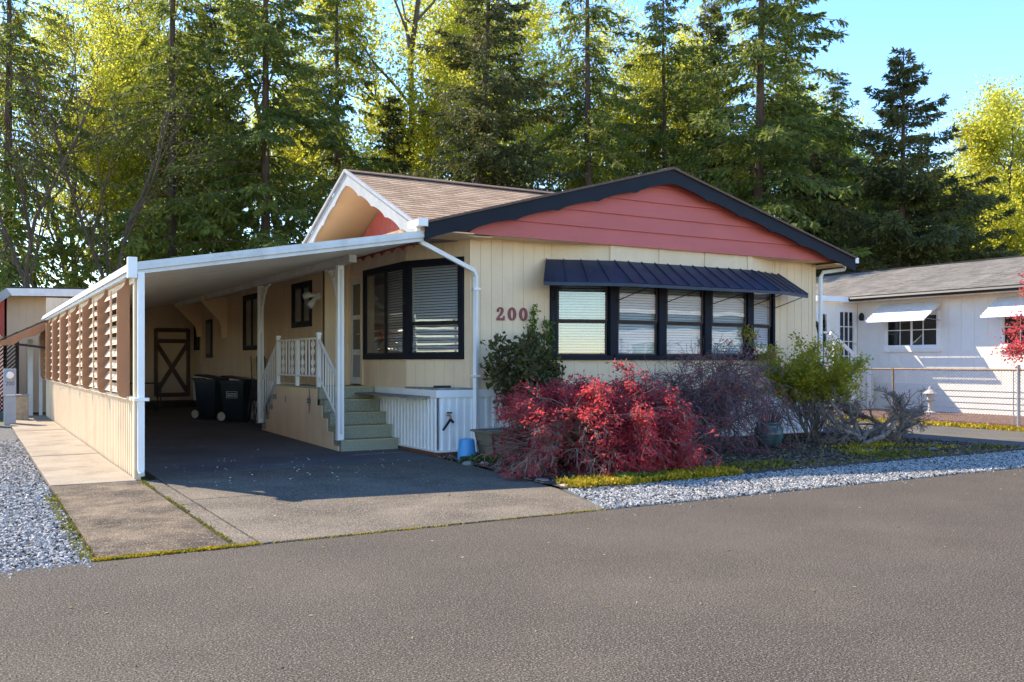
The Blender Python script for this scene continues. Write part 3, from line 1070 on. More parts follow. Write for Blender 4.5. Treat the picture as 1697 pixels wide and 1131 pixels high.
# corner post, downspout
MB().box(CX - .04, CX + .04, -.47, -.38, 0, cz(CX)).build('post', 'cream', CP)
MB().box(CX - .03, CX + .05, -.37, -.30, 0, cz(CX)).build('post', 'cream', CP)
MB().tube([(CX + .03, -.53, 2.62), (CX + .03, -.53, .14), (CX + .03, -.60, .08)], [.055, .055, .05], 4).build('downspout', 'white', CP)
MB().box(CX - .06, CX + .12, -.60, -.46, 1.0, 1.04).build('strap', 'white', CP)
# lower wall: board and batten
ribbed(CP, (CX, 15.4), (CX, -.30), .0, 1.0, pitch=.17, depth=.022, mat='cream', name='lower_wall')
MB().box(CX - .05, CX + .05, -.30, 15.4, 1.0, 1.04).build('wall_rail', 'cream', CP)
MB().box(CX - .02, CX + .04, -.30, 15.4, 2.50, 2.60).build('wall_rail', 'cream', CP)
# fins with ogee tops and louvre slats
NF = 8
YF = [0.12 + 2.15 * k for k in range(NF)]
W_ = .155


def finmesh():
    p = [(0, 1.02), (-W_ * .55, 1.02), (-W_ * .85, 1.05), (-W_, 1.12), (-W_, 2.42), (-W_ * .72, 2.45), (-W_ * .45, 2.50), (-W_ * .25, 2.58), (0, 2.62)]
    return MB().prism([(x, 0, z) for x, z in p], (0, .035, 0)).mesh('fin', 'brown_fin')


fm = finmesh()
slm = MB().prism([(-.004, .04, .055), (-.004, 2.11, .055), (-.068, 2.11, -.058), (-.068, .04, -.058)], (.010, 0, .006)).mesh('louvre_slat', 'slat')
stm = MB().box(-.095, -.07, 0, .045, 1.05, 2.5).mesh('stile', 'slat')
for k, yf in enumerate(YF):
    if yf < 15.3:
        piece(fm, 'fin', CP, (CX - .01, yf, 0))
    if k < NF - 1:
        piece(stm, 'stile', CP, (CX + .0, yf + 1.25, 0))
        for j in range(9):
            piece(slm, 'louvre_slat', CP, (CX - .01, yf, 1.13 + j * .165))
# post line beside the stairs: beam, posts and scrollwork brackets
BX = -1.04
MB().box(BX - .06, BX + .06, .9, 15.3, cz(BX) - .13, cz(BX) - .01).build('beam', 'white_worn', CP)
PST = ((1.50, .21), (6.25, .22))
for y, z0 in PST:
    po = MB().box(BX - .055, BX + .055, y - .055, y + .055, z0, cz(BX) - .13).build('post', 'white', CP, bevel=.006)
    MB().box(BX - .08, BX + .08, y - .08, y + .08, z0, z0 + .012).build('post_foot', 'galv', po)
    MB().box(BX - .02, BX + .02, y - .06, y - .055, z0 + .1, cz(BX) - .2).build('post_flute', 'white_worn', po)
    zt = cz(BX) - .15
    br = MB()
    sg_ = 1 if y < 3 else -1
    arc = [(BX, y + sg_ * (.06 + .66 * (1 - math.cos(PI / 2 * j / 8))), zt - .95 * (1 - math.sin(PI / 2 * j / 8))) for j in range(9)]
    br.tube(arc, .02, 6)
    for cy, czz, r in ((.12, .12, .075), (.28, .1, .07), (.13, .30, .06), (.44, .07, .05), (.22, .2, .04), (.1, .46, .035)):
        br.tube([(BX, y + sg_ * (cy + r * math.cos(t * .5)), zt - czz + r * math.sin(t * .5)) for t in range(12)], .013, 5)
    br.build('scroll_bracket', 'white', CP)
# back wall with the cross-braced door, side wings
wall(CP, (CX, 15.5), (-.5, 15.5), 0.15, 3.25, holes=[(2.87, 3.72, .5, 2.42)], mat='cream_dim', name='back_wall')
MB().box(CX + 2.87, CX + 3.72, 15.52, 15.56, .5, 2.42).build('door_panel', 'cream_dim', CP)
xd = MB()
x0, x1, z0, z1, yd = CX + 2.84, CX + 3.75, .48, 2.45, 15.46
for a, b in (((x0, yd, z0), (x0, yd, z1)), ((x1, yd, z0), (x1, yd, z1)), ((x0, yd, z0 + .04), (x1, yd, z0 + .04)), ((x0, yd, z1 - .04), (x1, yd, z1 - .04)), ((x0, yd, z1 - .36), (x1, yd, z1 - .36))):
    xd.bar(a, b, .09, .12, up=(0, 1, 0) if a[0] == b[0] else (0, 0, 1))
xd.bar((x0, yd + .01, z0 + .08), (x1, yd + .01, z1 - .4), .03, .12).bar((x1, yd + .014, z0 + .08), (x0, yd + .014, z1 - .4), .03, .12)
xd.build('door_bracing', 'door_brace', CP)
for y, w, zt, zbm in ((11.4, .66, 3.16, 2.1), (14.4, .7, 3.14, 2.2)):
    MB().prism([(-.5, y, zt), (-.5 - w, y, zt - .0), (-.5 - w, y, zt - .12), (-.5 - w * .3, y, zt - .62), (-.5 - .16, y, zt - .75), (-.5 - .14, y, zbm), (-.5, y, zbm)], (0, .03, 0)).build('side_wing', 'cream', CP)
MB().box(CX + .1, -.55, 14.3, 15.44, .15, .36).build('back_step', 'dark_wood', CP)


# ------------------------------------------------------------------ porch stairs
ST = thing('porch_stairs', (BX, 1.43, 0), 'carpeted porch stairs with white metal railing beside the side door', 'stairs')
SX0, SX1 = BX, -.036
R_, T_ = .21, .27
Y0 = 1.43
for k in range(4):
    sp = MB().box(SX0, SX1, Y0 + T_ * k, 2.51, R_ * k + .001, R_ * (k + 1)).build('step', 'carpet', ST, bevel=.012)
    MB().box(SX0 + .08, SX1 + .002, Y0 + T_ * k - .008, Y0 + T_ * k + .03, R_ * (k + 1) - .018, R_ * (k + 1) + .006).build('nosing', 'nosing', sp, bevel=.004)
ld = MB().prism([(SX0, 2.51, 1.05), (SX1, 2.51, 1.05), (SX1, 3.78, 1.05), (-.54, 3.78, 1.05), (-.54, 5.12, 1.05), (SX0, 5.12, 1.05)], (0, 0, -.209)).build('landing', 'carpet', ST, bevel=.012)
MB().box(SX0 + .08, SX1 + .002, 2.502, 2.54, 1.032, 1.056).build('nosing', 'nosing', ld, bevel=.004)
for k in range(4):
    MB().box(SX0, -.54, 5.12, 5.12 + .26 * (4 - k), R_ * k + .08, R_ * (k + 1) + .001).build('step', 'carpet', ST, bevel=.012)
prof = [(Y0 + .10, 0.0)]
for k in range(5):
    prof += [(Y0 + T_ * k + .10, R_ * (k + 1) - .10)]
    if k < 4:
        prof += [(Y0 + T_ * (k + 1) + .10, R_ * (k + 1) - .10)]
prof[-1] = (prof[-1][0], 1.02)
for k in range(5):
    prof += [(5.02 + .26 * k, 1.02 - R_ * k - (.06 if k else 0)), (5.02 + .26 * k, 1.02 - R_ * (k + 1) - .06)]
prof[-1] = (prof[-1][0], .02)
MB().prism([(SX0 - .02, y, max(z, 0.015)) for y, z in prof], (.018, 0, 0)).build('side_panel', 'cream', ST)
MB().box(SX0 - .024, SX0 - .02, 4.4, 4.46, .72, .84).build('outlet_box', 'fascia_grey', ST)
# security diamond
sg = MB()
cy, czn, hw, hh = 3.0, .80, .075, .22
sgo = MB().prism([(SX0 - .028, cy, czn + hh), (SX0 - .028, cy + hw, czn), (SX0 - .028, cy, czn - hh), (SX0 - .028, cy - hw, czn)], (.006, 0, 0)).build('diamond_sign', 'sign_red', ST)
MB().prism([(SX0 - .031, cy, czn + hh * .8), (SX0 - .031, cy + hw * .72, czn), (SX0 - .031, cy, czn - hh * .8), (SX0 - .031, cy - hw * .72, czn)], (.003, 0, 0)).build('sign_face', 'cream', sgo)
MB().box(SX0 - .036, SX0 - .031, cy - .085, cy + .085, czn - .045, czn + .045).build('sign_band', 'sign_blue', sgo)
MB().box(SX0 - .038, SX0 - .036, cy - .065, cy + .065, czn - .022, czn + .022).build('sign_band', 'fascia_grey', sgo)
for zz in (czn + .075, czn - .075):
    MB().box(SX0 - .034, SX0 - .031, cy - .022, cy + .022, zz - .008, zz + .008).build('sign_print', 'black', sgo)
# railing
RX = BX + .02
rail = MB()
rail.bar((RX, 2.62, 1.90), (RX, 5.05, 1.90), .045, .035).bar((RX, 2.62, 1.24), (RX, 5.05, 1.24), .04, .03)
rail.bar((RX, 1.52, 1.13), (RX, 2.60, 1.88), .045, .035).bar((RX, 1.52, .47), (RX, 2.60, 1.22), .03, .025)
rail.bar((RX, 6.2, 1.13), (RX, 5.06, 1.88), .045, .035).bar((RX, 6.2, .47), (RX, 5.06, 1.22), .03, .025)
railo = rail.build('railing', 'white', ST, bevel=.003)
for y in (2.62, 3.83, 5.05):
    pm = MB().box(RX - .032, RX + .032, y - .032, y + .032, 1.05, 1.95 if y != 3.83 else 1.88)
    if y != 3.83:
        pm.box(RX - .042, RX + .042, y - .042, y + .042, 1.95, 2.0)
    pm.build('railing_post', 'white', railo, bevel=.003)
for k in range(8):
    f = (k + .7) / 8.4
    for ya, yb in ((1.52, 2.60), (6.2, 5.06)):
        y = ya + (yb - ya) * f
        MB().bar((RX, y, .48 + .75 * f), (RX, y, 1.12 + .75 * f), .018).build('baluster', 'white', railo)
for k in range(4):
    yc = 2.62 + (.315 if k < 2 else .305) + (k % 2) * .58 + (0 if k < 2 else 1.21)
    for dy in (-.20, .20):
        MB().bar((RX, yc + dy, 1.25), (RX, yc + dy, 1.89), .018).build('baluster', 'white', railo)
    sc = MB().bar((RX, yc, 1.25), (RX, yc, 1.89), .016)
    for zz in (1.34, 1.48, 1.66, 1.80):
        for s in (-1, 1):
            sc.tube([(RX, yc + s * (.012 + .075 * math.sin(PI * j / 7) ), zz - .07 + .14 * j / 7) for j in range(8)], .009, 5)
            sc.tube([(RX, yc + s * (.06 + .03 * math.cos(j)), zz + .03 * math.sin(j)) for j in range(6)], .007, 5)
    sc.build('scroll_panel', 'white', railo)
MB().box(-1.05, -.15, .85, 1.40, .013, .026).build('doormat', 'mat_rug', origin=(-.6, 1.1, .013), label='flat woven doormat on the concrete at the foot of the porch stairs', cat='doormat')


# ------------------------------------------------------------------ things under the carport
def wheelie_bin(x, y, rot, label, lettering=False):
    z0 = dz(y)
    t = thing('wheelie_bin', (x, y, z0), label, 'trash bin', 'bins under the carport')
    b = MB()
    n = 12
    rings = []
    for f, z in ((.78, .04), (.9, .55), (1.0, 1.0), (1.04, 1.0), (1.04, 1.06)):
        rings.append([(x + sx * .30 * f, y + sy * .33 * f, z0 + z) for sx, sy in ((-1, -1), (1, -1), (1, 1), (-1, 1))])
    i0 = 0
    for r in rings:
        b.v += r
    for k in range(len(rings) - 1):
        for j in range(4):
            j2 = (j + 1) % 4
            b.f.append((k * 4 + j, k * 4 + j2, (k + 1) * 4 + j2, (k + 1) * 4 + j))
    b.f.append((3, 2, 1, 0))
    b.build('bin_body', 'bin', t, bevel=.02)
    MB().prism([(x - .32, y - .37, z0 + 1.06), (x + .32, y - .37, z0 + 1.06), (x + .30, y + .33, z0 + 1.16), (x - .30, y + .33, z0 + 1.16)], (0, 0, .035)).build('lid', 'bin', t, bevel=.015)
    MB().tube([(x - .26, y + .36, z0 + 1.06), (x - .26, y + .44, z0 + 1.08), (x + .26, y + .44, z0 + 1.08), (x + .26, y + .36, z0 + 1.06)], .016, 8).build('handle', 'bin', t)
    for s in (-1, 1):
        w = MB().tube([(x + s * .29, y + .27, z0 + .14), (x + s * .35, y + .27, z0 + .14)], .14, 20).build('wheel', 'rubber', t)
        MB().tube([(x + s * .35, y + .27, z0 + .14), (x + s * .358, y + .27, z0 + .14)], .11, 20).build('wheel_hub', 'wheel_hub', w)
    if lettering:
        # stencilled panel on the side that faces the drive
        fx = x - .30
        lp = MB()
        for a, c in (((-.15, .62), (.15, .62)), ((-.15, .78), (.15, .78)), ((-.15, .62), (-.15, .78)), ((.15, .62), (.15, .78))):
            lp.bar((fx, y + a[0], z0 + a[1]), (fx, y + c[0], z0 + c[1]), .01)
        lp.build('stencil_border', 'wheel_hub', t)
        # two lines of worn stencilling, too small to read in the photograph: broken dashes, no words
        for zz_, runs in ((.725, ((-.12, -.07), (-.055, .03), (.045, .12))), (.672, ((-.12, -.06), (-.04, .12)))):
            for r0, r1 in runs:
                MB().box(fx - .008, fx - .002, y + r0, y + r1, z0 + zz_ - .014, z0 + zz_ + .014).build('stencil', 'wheel_hub', t)
    t.rotation_euler = (0, 0, rot)
    t.scale = (.86, .86, .88)
    return t


wheelie_bin(-.95, 8.55, 0.85, 'dark wheeled bin with stencilled white panel beside the back porch steps', True)
wheelie_bin(-1.3, 9.6, 0.75, 'plain dark wheeled bin partly hidden behind the stencilled bin')
t = thing('side_table', (-2.3, 12.6, dz(12.6)), 'small dark metal side table with lower shelf in the carport', 'table')
zz = dz(12.6)
MB().box(-2.75, -1.95, 12.35, 12.85, zz + .74, zz + .77).build('table_top', 'dark_wood', t)
MB().box(-2.72, -1.98, 12.38, 12.82, zz + .24, zz + .26).build('shelf', 'dark_wood', t)
for sx in (-2.73, -1.97):
    for sy in (12.37, 12.83):
        MB().box(sx - .015, sx + .015, sy - .015, sy + .015, zz, zz + .74).build('leg', 'black', t)
for k, (y, lab) in enumerate(((7.55, 'tan padded folding chair leaning on the wall by the rear steps'), (7.85, 'second folded tan chair tucked behind the first one'))):
    z0 = dz(y)
    t = thing('folding_chair', (-.62, y, z0), lab, 'chair', 'folded chairs by the wall')
    MB().box(-.64 - .1 * k, -.60 - .1 * k, y - .22, y + .22, z0 + 1.05, z0 + 1.45).build('seat_pad', 'tan_pad', t, bevel=.018)
    MB().box(-.66 - .1 * k, -.62 - .1 * k, y - .2, y + .2, z0 + .5, z0 + .98).build('back_pad', 'black', t, bevel=.015)
    for s in (-1, 1):
        MB().tube([(-.66 - .1 * k, y + s * .23, z0 + 1.5), (-.63 - .1 * k, y + s * .24, z0 + .9), (-.75 - .1 * k, y + s * .24, z0)], .012, 6).build('leg', 'black', t)
        MB().tube([(-.60 - .1 * k, y + s * .2, z0 + 1.0), (-.62 - .1 * k, y + s * .2, z0 + .5), (-.58 - .1 * k, y + s * .2, z0)], .012, 6).build('leg', 'black', t)

# ------------------------------------------------------------------ meters, lattice, shed, side canopy
for x, y, num, lab in ((-5.42, 12.0, '200', 'grey electric meter pedestal numbered 200 with rust stains by the walkway'), (-6.0, 12.15, '199', 'grey electric meter pedestal numbered 199 at the gravel edge')):
    t = thing('meter_pedestal', (x, y, 0), lab, 'electric meter', 'meter pedestals')
    MB().box(x - .125, x + .125, y - .09, y + .09, 0, .66).build('pedestal', 'meter_grey', t, bevel=.008)
    hd = MB().box(x - .13, x + .13, y - .10, y + .11, .66, 1.32).build('meter_box', 'meter_grey', t, bevel=.008)
    MB().box(x - .1, x + .1, y - .112, y - .1, .69, .72).build('latch_bar', 'white_worn', hd)
    mt = MB().tube([(x, y - .10, 1.17), (x, y - .15, 1.17)], .095, 20).build('meter', 'galv', hd)
    MB().tube([(x, y - .15, 1.17), (x, y - .19, 1.17), (x, y - .2, 1.17)], [.08, .075, .05], 20).build('meter_glass', 'white', hd)
    text_part(num, .13, .001, 'pedestal_number', 'sign_blue', t, (x, y - .102, .97), (PI / 2, 0, 0))
t = thing('utility_box', (-5.05, 13.6, 0), 'low tan utility box beside the numbered meter pedestals', 'utility box')
MB().box(-5.25, -4.95, 13.5, 13.75, 0, .62).build('box_body', 'rock_tan', t, bevel=.02)
MB().box(-5.27, -4.93, 13.48, 13.77, .62, .66).build('box_lid', 'fascia_grey', t)
LT = thing('lattice_fence', (-7.5, 16.2, 0), 'dark wooden lattice fence behind the electric meters', 'fence')
for k in range(-4, 42):
    for s in (1, -1):
        x = -9.6 + k * .11
        a, b = (x, 0.1), (x + s * 1.9, 2.0)
        xs = [max(min(q, -5.1), -9.6) for q in (a[0], b[0])]
        if abs(xs[0] - xs[1]) < .05:
            continue
        za = a[1] + (xs[0] - a[0]) * s
        zb2 = a[1] + (xs[1] - a[0]) * s
        yq = 16.2 + .012 * s
        MB().bar((xs[0], yq, za), (xs[1], yq, zb2), .01, .035, up=(0, 0, 1)).build('lattice_strip', 'lattice', LT)
for x in (-9.6, -7.4, -5.1):
    MB().box(x - .045, x + .045, 16.15, 16.25, 0, 2.1).build('post', 'lattice', LT)
MB().box(-9.6, -5.1, 16.17, 16.23, 2.0, 2.06).build('top_rail', 'lattice', LT)
SH = thing('storage_shed', (-3.5, 19, 0), 'red and cream storage shed with white fascia behind the carport', 'shed')
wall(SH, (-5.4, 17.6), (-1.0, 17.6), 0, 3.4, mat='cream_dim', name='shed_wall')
wall(SH, (-5.4, 22.5), (-5.4, 17.6), 0, 3.4, mat='red_siding', name='shed_wall')
MB().prism([(-6.9, 16.9, 2.35), (-5.3, 16.9, 3.62), (-.6, 16.9, 3.72), (-.6, 16.9, 3.60), (-5.28, 16.9, 3.5), (-6.85, 16.9, 2.25)], (0, 6, 0)).build('shed_roof', 'black', SH)
MB().prism([(-5.35, 16.86, 3.57), (-.6, 16.86, 3.67), (-.6, 16.86, 3.46), (-5.22, 16.86, 3.36)], (0, .035, 0)).build('fascia', 'white_worn', SH)
MB().prism([(-6.9, 16.86, 2.33), (-5.35, 16.86, 3.57), (-5.22, 16.86, 3.38), (-6.8, 16.86, 2.15)], (0, .035, 0)).build('fascia', 'fascia_grey', SH)
MB().prism([(-5.6, 17.3, 3.4), (-5.4, 17.55, 3.4), (-5.4, 17.55, 2.2), (-5.6, 17.3, 2.4)], (.03, .03, 0)).build('shed_panel', 'red_siding', SH)
SD = thing('side_canopy', (CX, 14.9, 2.0), 'small brown shingled canopy above the side entrance of the carport', 'canopy')
for k in range(5):
    f0, f1 = k / 5, (k + 1) / 5
    MB().prism([(CX - 1.25 * f0, 14.4, 2.62 - .62 * f0 + .03), (CX - 1.25 * f1 - .03, 14.4, 2.62 - .62 * f1 + .0), (CX - 1.25 * f1 - .03, 14.4, 2.62 - .62 * f1 - .03), (CX - 1.25 * f0, 14.4, 2.62 - .62 * f0 - .02)], (0, 1.7, 0)).build('shingle_course', 'ridge', SD)
MB().prism([(CX, 14.38, 2.58), (CX - 1.2, 14.38, 1.98), (CX - 1.2, 14.38, 1.90), (CX - .85, 14.38, 1.92), (CX - .6, 14.38, 2.1), (CX - .3, 14.38, 2.18), (CX, 14.38, 2.4)], (0, .03, 0)).build('barge_board', 'brown_fin', SD)
MB().bar((CX, 14.6, 1.85), (CX - 1.15, 14.6, 2.0), .05, .06).build('strut', 'dark_wood', SD)
MB().box(CX - .45, CX - .33, 15.45, 15.55, 0, 2.1).build('canopy_post', 'white_worn', SD)
MB().box(CX - .18, CX - .10, 15.45, 15.55, 0, 2.2).build('canopy_post', 'white_worn', SD)

# ------------------------------------------------------------------ neighbour
NB = thing('neighbour_house', (18.3, 3, 0), 'white neighbouring home with grey shingle roof and striped window awnings', 'house')
NX = 18.3
N0, N1 = (NX, 7.0), (NX, -9.0)
wall(NB, N0, N1, .82, 3.5, holes=[(1.12, 2.83, 1.96, 2.9), (4.86, 6.6, 1.96, 2.9)], mat='neigh_wall', groove=.4)
for k in range(5):
    d, n, L = frame_of(N0, N1)
    z0 = .0 + k * .166
    MB().prism([(NX - .03, 7.0, z0), (NX - .012, 7.0, z0 + .164), (NX + .03, 7.0, z0 + .164), (NX + .03, 7.0, z0)], (0, -16, 0)).build('skirt_board', 'neigh_grey', NB)
for u0, u1 in ((1.04, 2.91), (4.78, 6.68)):
    w = window(NB, N0, N1, u0, u1, 1.88, 2.98, fw=.08, mat='white', style='slide', blind=False, sashmat='white', gl='glass_dark')
    d, n, L = frame_of(N0, N1)
    for um in (u0 + (u1 - u0) * .29, u0 + (u1 - u0) * .71):
        obox(MB(), N0, d, n, um - .012, um + .012, -.02, .012, 1.98, 2.9).build('muntin', 'white', w)
    obox(MB(), N0, d, n, u0 + .08, u1 - .08, -.02, .011, 2.43, 2.455).build('muntin', 'white', w)
    obox(MB(), N0, d, n, u0 - .05, u1 + .05, .0, .05, 1.78, 1.88).build('sill', 'neigh_wall', w)
    obox(MB(), N0, d, n, u0 + .05, u1 - .05, -.22, -.2, 1.9, 2.95).build('curtain', 'interior', w)
    aw = thing('window_awning', (NX, 7 - u0, 3.2), 'white slatted metal awning over the neighbouring home\'s ' + ('window next to the porch' if u0 < 2 else 'window with red foliage in front'), 'awning')
    ya, yb = 7 - u0 + .08, 7 - u1 - .08
    for k in range(7):
        f0, f1 = k / 7, (k + .74) / 7
        MB().prism([(NX - .05 - .75 * f0, ya, 3.24 - .50 * f0 + .02), (NX - .05 - .75 * f1, ya, 3.24 - .50 * f1 - .03), (NX - .05 - .75 * f1, yb, 3.24 - .50 * f1 - .03), (NX - .05 - .75 * f0, yb, 3.24 - .50 * f0 + .02)], (0, 0, .006)).build('awning_slat', 'white_worn', aw)
    MB().box(NX - .83, NX - .8, yb, ya, 2.68, 2.76).build('valance', 'white', aw)
    for yy in (ya - .03, yb + .03):
        MB().prism([(NX - .03, yy, 3.24), (NX - .8, yy, 2.74), (NX - .8, yy, 2.71), (NX - .03, yy, 3.15)], (0, .012, 0)).build('awning_arm', 'white', aw)
        MB().bar((NX - .02, yy, 2.7), (NX - .7, yy, 2.75), .015).build('awning_arm', 'galv', aw)
# porch wing with the glazed door
wall(NB, (16.3, 7.0), (NX, 7.0), .82, 3.4, holes=[(1.02, 1.92, 1.0, 3.2), (.15, .6, 1.9, 3.0)], mat='neigh_wall', groove=2)
wall(NB, (16.3, 14), (16.3, 7.01), .82, 3.4, mat='neigh_wall', groove=.4)
MB().box(16.3, NX, 7.02, 14, 0, .82).build('wing_base', 'neigh_grey', NB)
MB().box(16.2, NX - .0, 6.78, 6.98, 3.36, 3.52).build('wing_beam', 'white', NB)
window(NB, (16.3, 7.0), (NX, 7.0), .1, .65, 1.85, 3.05, fw=.05, mat='white', style='hung', blind=False, sashmat='white', gl='glass_dark')
nd = MB()
for a, b, c, e in ((17.32, 17.45, 1.0, 3.2), (18.09, 18.22, 1.0, 3.2), (17.45, 18.09, 1.0, 1.2), (17.45, 18.09, 3.06, 3.2)):
    nd.box(a, b, 6.97, 7.03, c, e)
ndo = nd.build('porch_door', 'white', NB)
for k in range(1, 3):
    MB().box(17.45 + .64 * k / 3 - .014, 17.45 + .64 * k / 3 + .014, 6.985, 7.01, 1.2, 3.06).build('muntin', 'white', ndo)
for k in range(1, 4):
    MB().box(17.45, 18.09, 6.983, 7.008, 1.2 + 1.86 * k / 4 - .014, 1.2 + 1.86 * k / 4 + .014).build('muntin', 'white', ndo)
for k in range(3):
    for j in range(4):
        MB().box(17.46 + .213 * k, 17.655 + .213 * k, 7.012, 7.018, 1.22 + .465 * j, 1.65 + .465 * j).build('pane', 'glass_dark', ndo)
MB().box(17.4, 18.15, 7.2, 7.22, 1.0, 3.2).build('door_curtain', 'interior', ndo)
MB().tube([(18.15, 6.97, 2.05), (18.15, 6.92, 2.05), (18.05, 6.92, 2.05)], .012, 6).build('handle', 'galv', ndo)
lm = MB().lathe((18.25, 6.80, 2.78), [(.03, 0), (.07, .03), (.09, .12), (.075, .2), (.03, .26)], 10).build('porch_lamp', 'black', NB)
MB().lathe((18.25, 6.80, 2.72), [(.0, 0), (.035, .01), (.04, .07)], 8).build('lamp_glass', 'white', lm)
MB().box(16.5, 18.2, 6.3, 6.96, .0, 1.0).build('porch_deck', 'neigh_grey', NB)
MB().bar((16.1, 6.2, 2.35), (17.9, 6.2, 1.25), .05, .11).build('porch_rail', 'white', NB)
for f in (0.1, .55, .97):
    q = Vector((16.1, 6.2, 2.35)).lerp(Vector((17.9, 6.2, 1.25)), f)
    MB().box(q.x - .04, q.x + .04, 6.16, 6.24, 0, q.z - .03).build('rail_post', 'white', NB)
MB().tube([(15.45, 6.0, 0), (15.45, 6.0, 2.3), (15.38, 6.0, 2.55), (15.2, 6.0, 2.62), (15.05, 6.0, 2.5)], .09, 8).build('vent_pipe', 'bin', NB)
# roof in lapped courses
rf = MB().prism([(17.7, 15, 3.52), (22, 15, 4.74), (22, 15, 4.64), (17.7, 15, 3.42)], (0, -26, 0)).build('roof', 'grey_shingle', NB)
cm = MB()
for k in range(31):
    f0, f1 = k / 31, (k + 1) / 31
    for j in range(26):
        y1 = 15 - j - (.5 if k % 2 else 0)
        cm.prism([(17.68 + 4.3 * f0, y1, 3.535 + 1.22 * f0), (17.68 + 4.3 * f0, y1 - .985, 3.535 + 1.22 * f0), (17.68 + 4.3 * f1, y1 - .985, 3.523 + 1.22 * f1), (17.68 + 4.3 * f1, y1, 3.523 + 1.22 * f1)], (0, 0, .008 + .003 * ((j * 7 + k * 3) % 3)))
cm.build('shingles', 'grey_shingle', rf, kind='stuff')
MB().prism([(22, 15, 4.74), (26.4, 15, 3.5), (26.4, 15, 3.4), (22, 15, 4.64)], (0, -26, 0)).build('roof', 'grey_shingle', NB)
MB().box(21.9, 22.1, -11, 15, 4.75, 4.79).build('ridge_cap', 'black', rf)
MB().tube([(17.68, 6.95, 3.45), (17.68, -11, 3.45)], .075, 8).build('gutter', 'black', NB)
MB().box(17.62, 17.72, 6.9, 15, 3.40, 3.52).build('fascia', 'white_worn', NB)
MB().box(17.7, 18.32, -9, 7, 3.38, 3.42).build('soffit', 'neigh_wall', NB)
# chain-link fence
FN = thing('chain_link_fence', (14.2, 0, 0), 'low galvanised chain link fence in front of the neighbouring home', 'fence')
FX = 14.2
FY0, FY1, FH = -4.0, 9.2, 1.30
for y, m, r in ((-4.0, 'galv', .03), (-.72, 'galv', .036), (2.57, 'rust', .026), (5.86, 'rust', .026), (9.15, 'rust', .03)):
    MB().tube([(FX, y, 0), (FX, y, FH + (.12 if y == -.72 else .03))], r, 10).build('post', m, FN)
MB().tube([(FX, FY0, FH), (FX, FY1, FH)], .022, 8).build('top_rail', 'rust', FN)
MB().tube([(FX, -.60, 0.05), (FX, -.60, FH)], .012, 6).build('tension_bar', 'galv', FN)
ws, we = [], []
p = .075
nw = int((FY1 - FY0) / p)
for k in range(-18, nw):
    for s in (1, -1):
        ya = FY0 + k * p if s == 1 else FY0 + (k + 18) * p
        yb = ya + s * 1.22
        za, zb2 = .06, 1.28
        if ya < FY0:
            za += FY0 - ya
            ya = FY0
        if yb > FY1:
            zb2 -= yb - FY1
            yb = FY1
        if ya > FY1:
            za += ya - FY1
            ya = FY1
        if yb < FY0:
            zb2 -= FY0 - yb
            yb = FY0
        if zb2 > za + .02:
            ws.append((FX + .004 * s, ya, za))
            we.append((FX + .004 * s, yb, zb2))
o = link(np_mesh('chain_link_mesh', sticks(np.array(ws) - np.array([14.2, 0, 0]), np.array(we) - np.array([14.2, 0, 0]), .0034, .0034, 3), 'galv'), 'chain_link_mesh', FN, kind='stuff')
LN = thing('garden_lantern', (16.9, 3.4, .02), 'small white stone garden lantern behind the chain link fence', 'statue')
MB().lathe((16.9, 3.4, .02), [(.16, 0), (.16, .06), (.07, .1), (.06, .35), (.15, .4)], 12).build('pedestal', 'stone_light', LN)
MB().lathe((16.9, 3.4, .42), [(.10, 0), (.10, .18)], 6).build('light_box', 'stone_light', LN)
MB().lathe((16.9, 3.4, .6), [(.2, 0), (.06, .12), (.04, .2)], 12).build('lantern_roof', 'stone_light', LN)

# house across the road, seen in the window glass
OH = thing('house_across_the_road', (24, -24, 0), 'pale house across the road, mirrored in the bay window', 'house')
wall(OH, (37, -22), (11, -22), 0, 3.8, holes=[(4, 5.6, 1.1, 2.4), (10, 11.6, 1.1, 2.4), (15, 16.6, 1.1, 2.4), (21, 22.6, 1.1, 2.4)], mat='opp_wall', groove=.3)
for u in (4, 10, 15, 21):
    window(OH, (37, -22), (11, -22), u - .08, u + 1.68, 1.02, 2.48, fw=.08, mat='white', style='slide', blind=False, sashmat='white', gl='glass_dark')
MB().prism([(10.5, -21.4, 3.8), (10.5, -26, 5.1), (10.5, -30.5, 3.8)], (27, 0, 0)).build('roof', 'opp_roof', OH)
MB().prism([(10.47, -21.35, 3.85), (10.47, -21.35, 3.68), (10.47, -21.39, 3.68), (10.47, -21.39, 3.85)], (27.06, 0, 0)).build('fascia', 'white', OH)


# ------------------------------------------------------------------ growing things
def np_multi(name, groups):
    """several quad arrays, each with its own material, in one mesh"""
    qs = [np.asarray(q, dtype=np.float32) for q, m in groups]
    me = np_mesh(name, np.concatenate(qs), groups[0][1])
    for q, m in groups[1:]:
        me.materials.append(MATS[m])
    idx = np.concatenate([np.full(len(q), i, dtype=np.int32) for i, q in enumerate(qs)])
    me.polygons.foreach_set("material_index", idx)
    me.update()
    return me


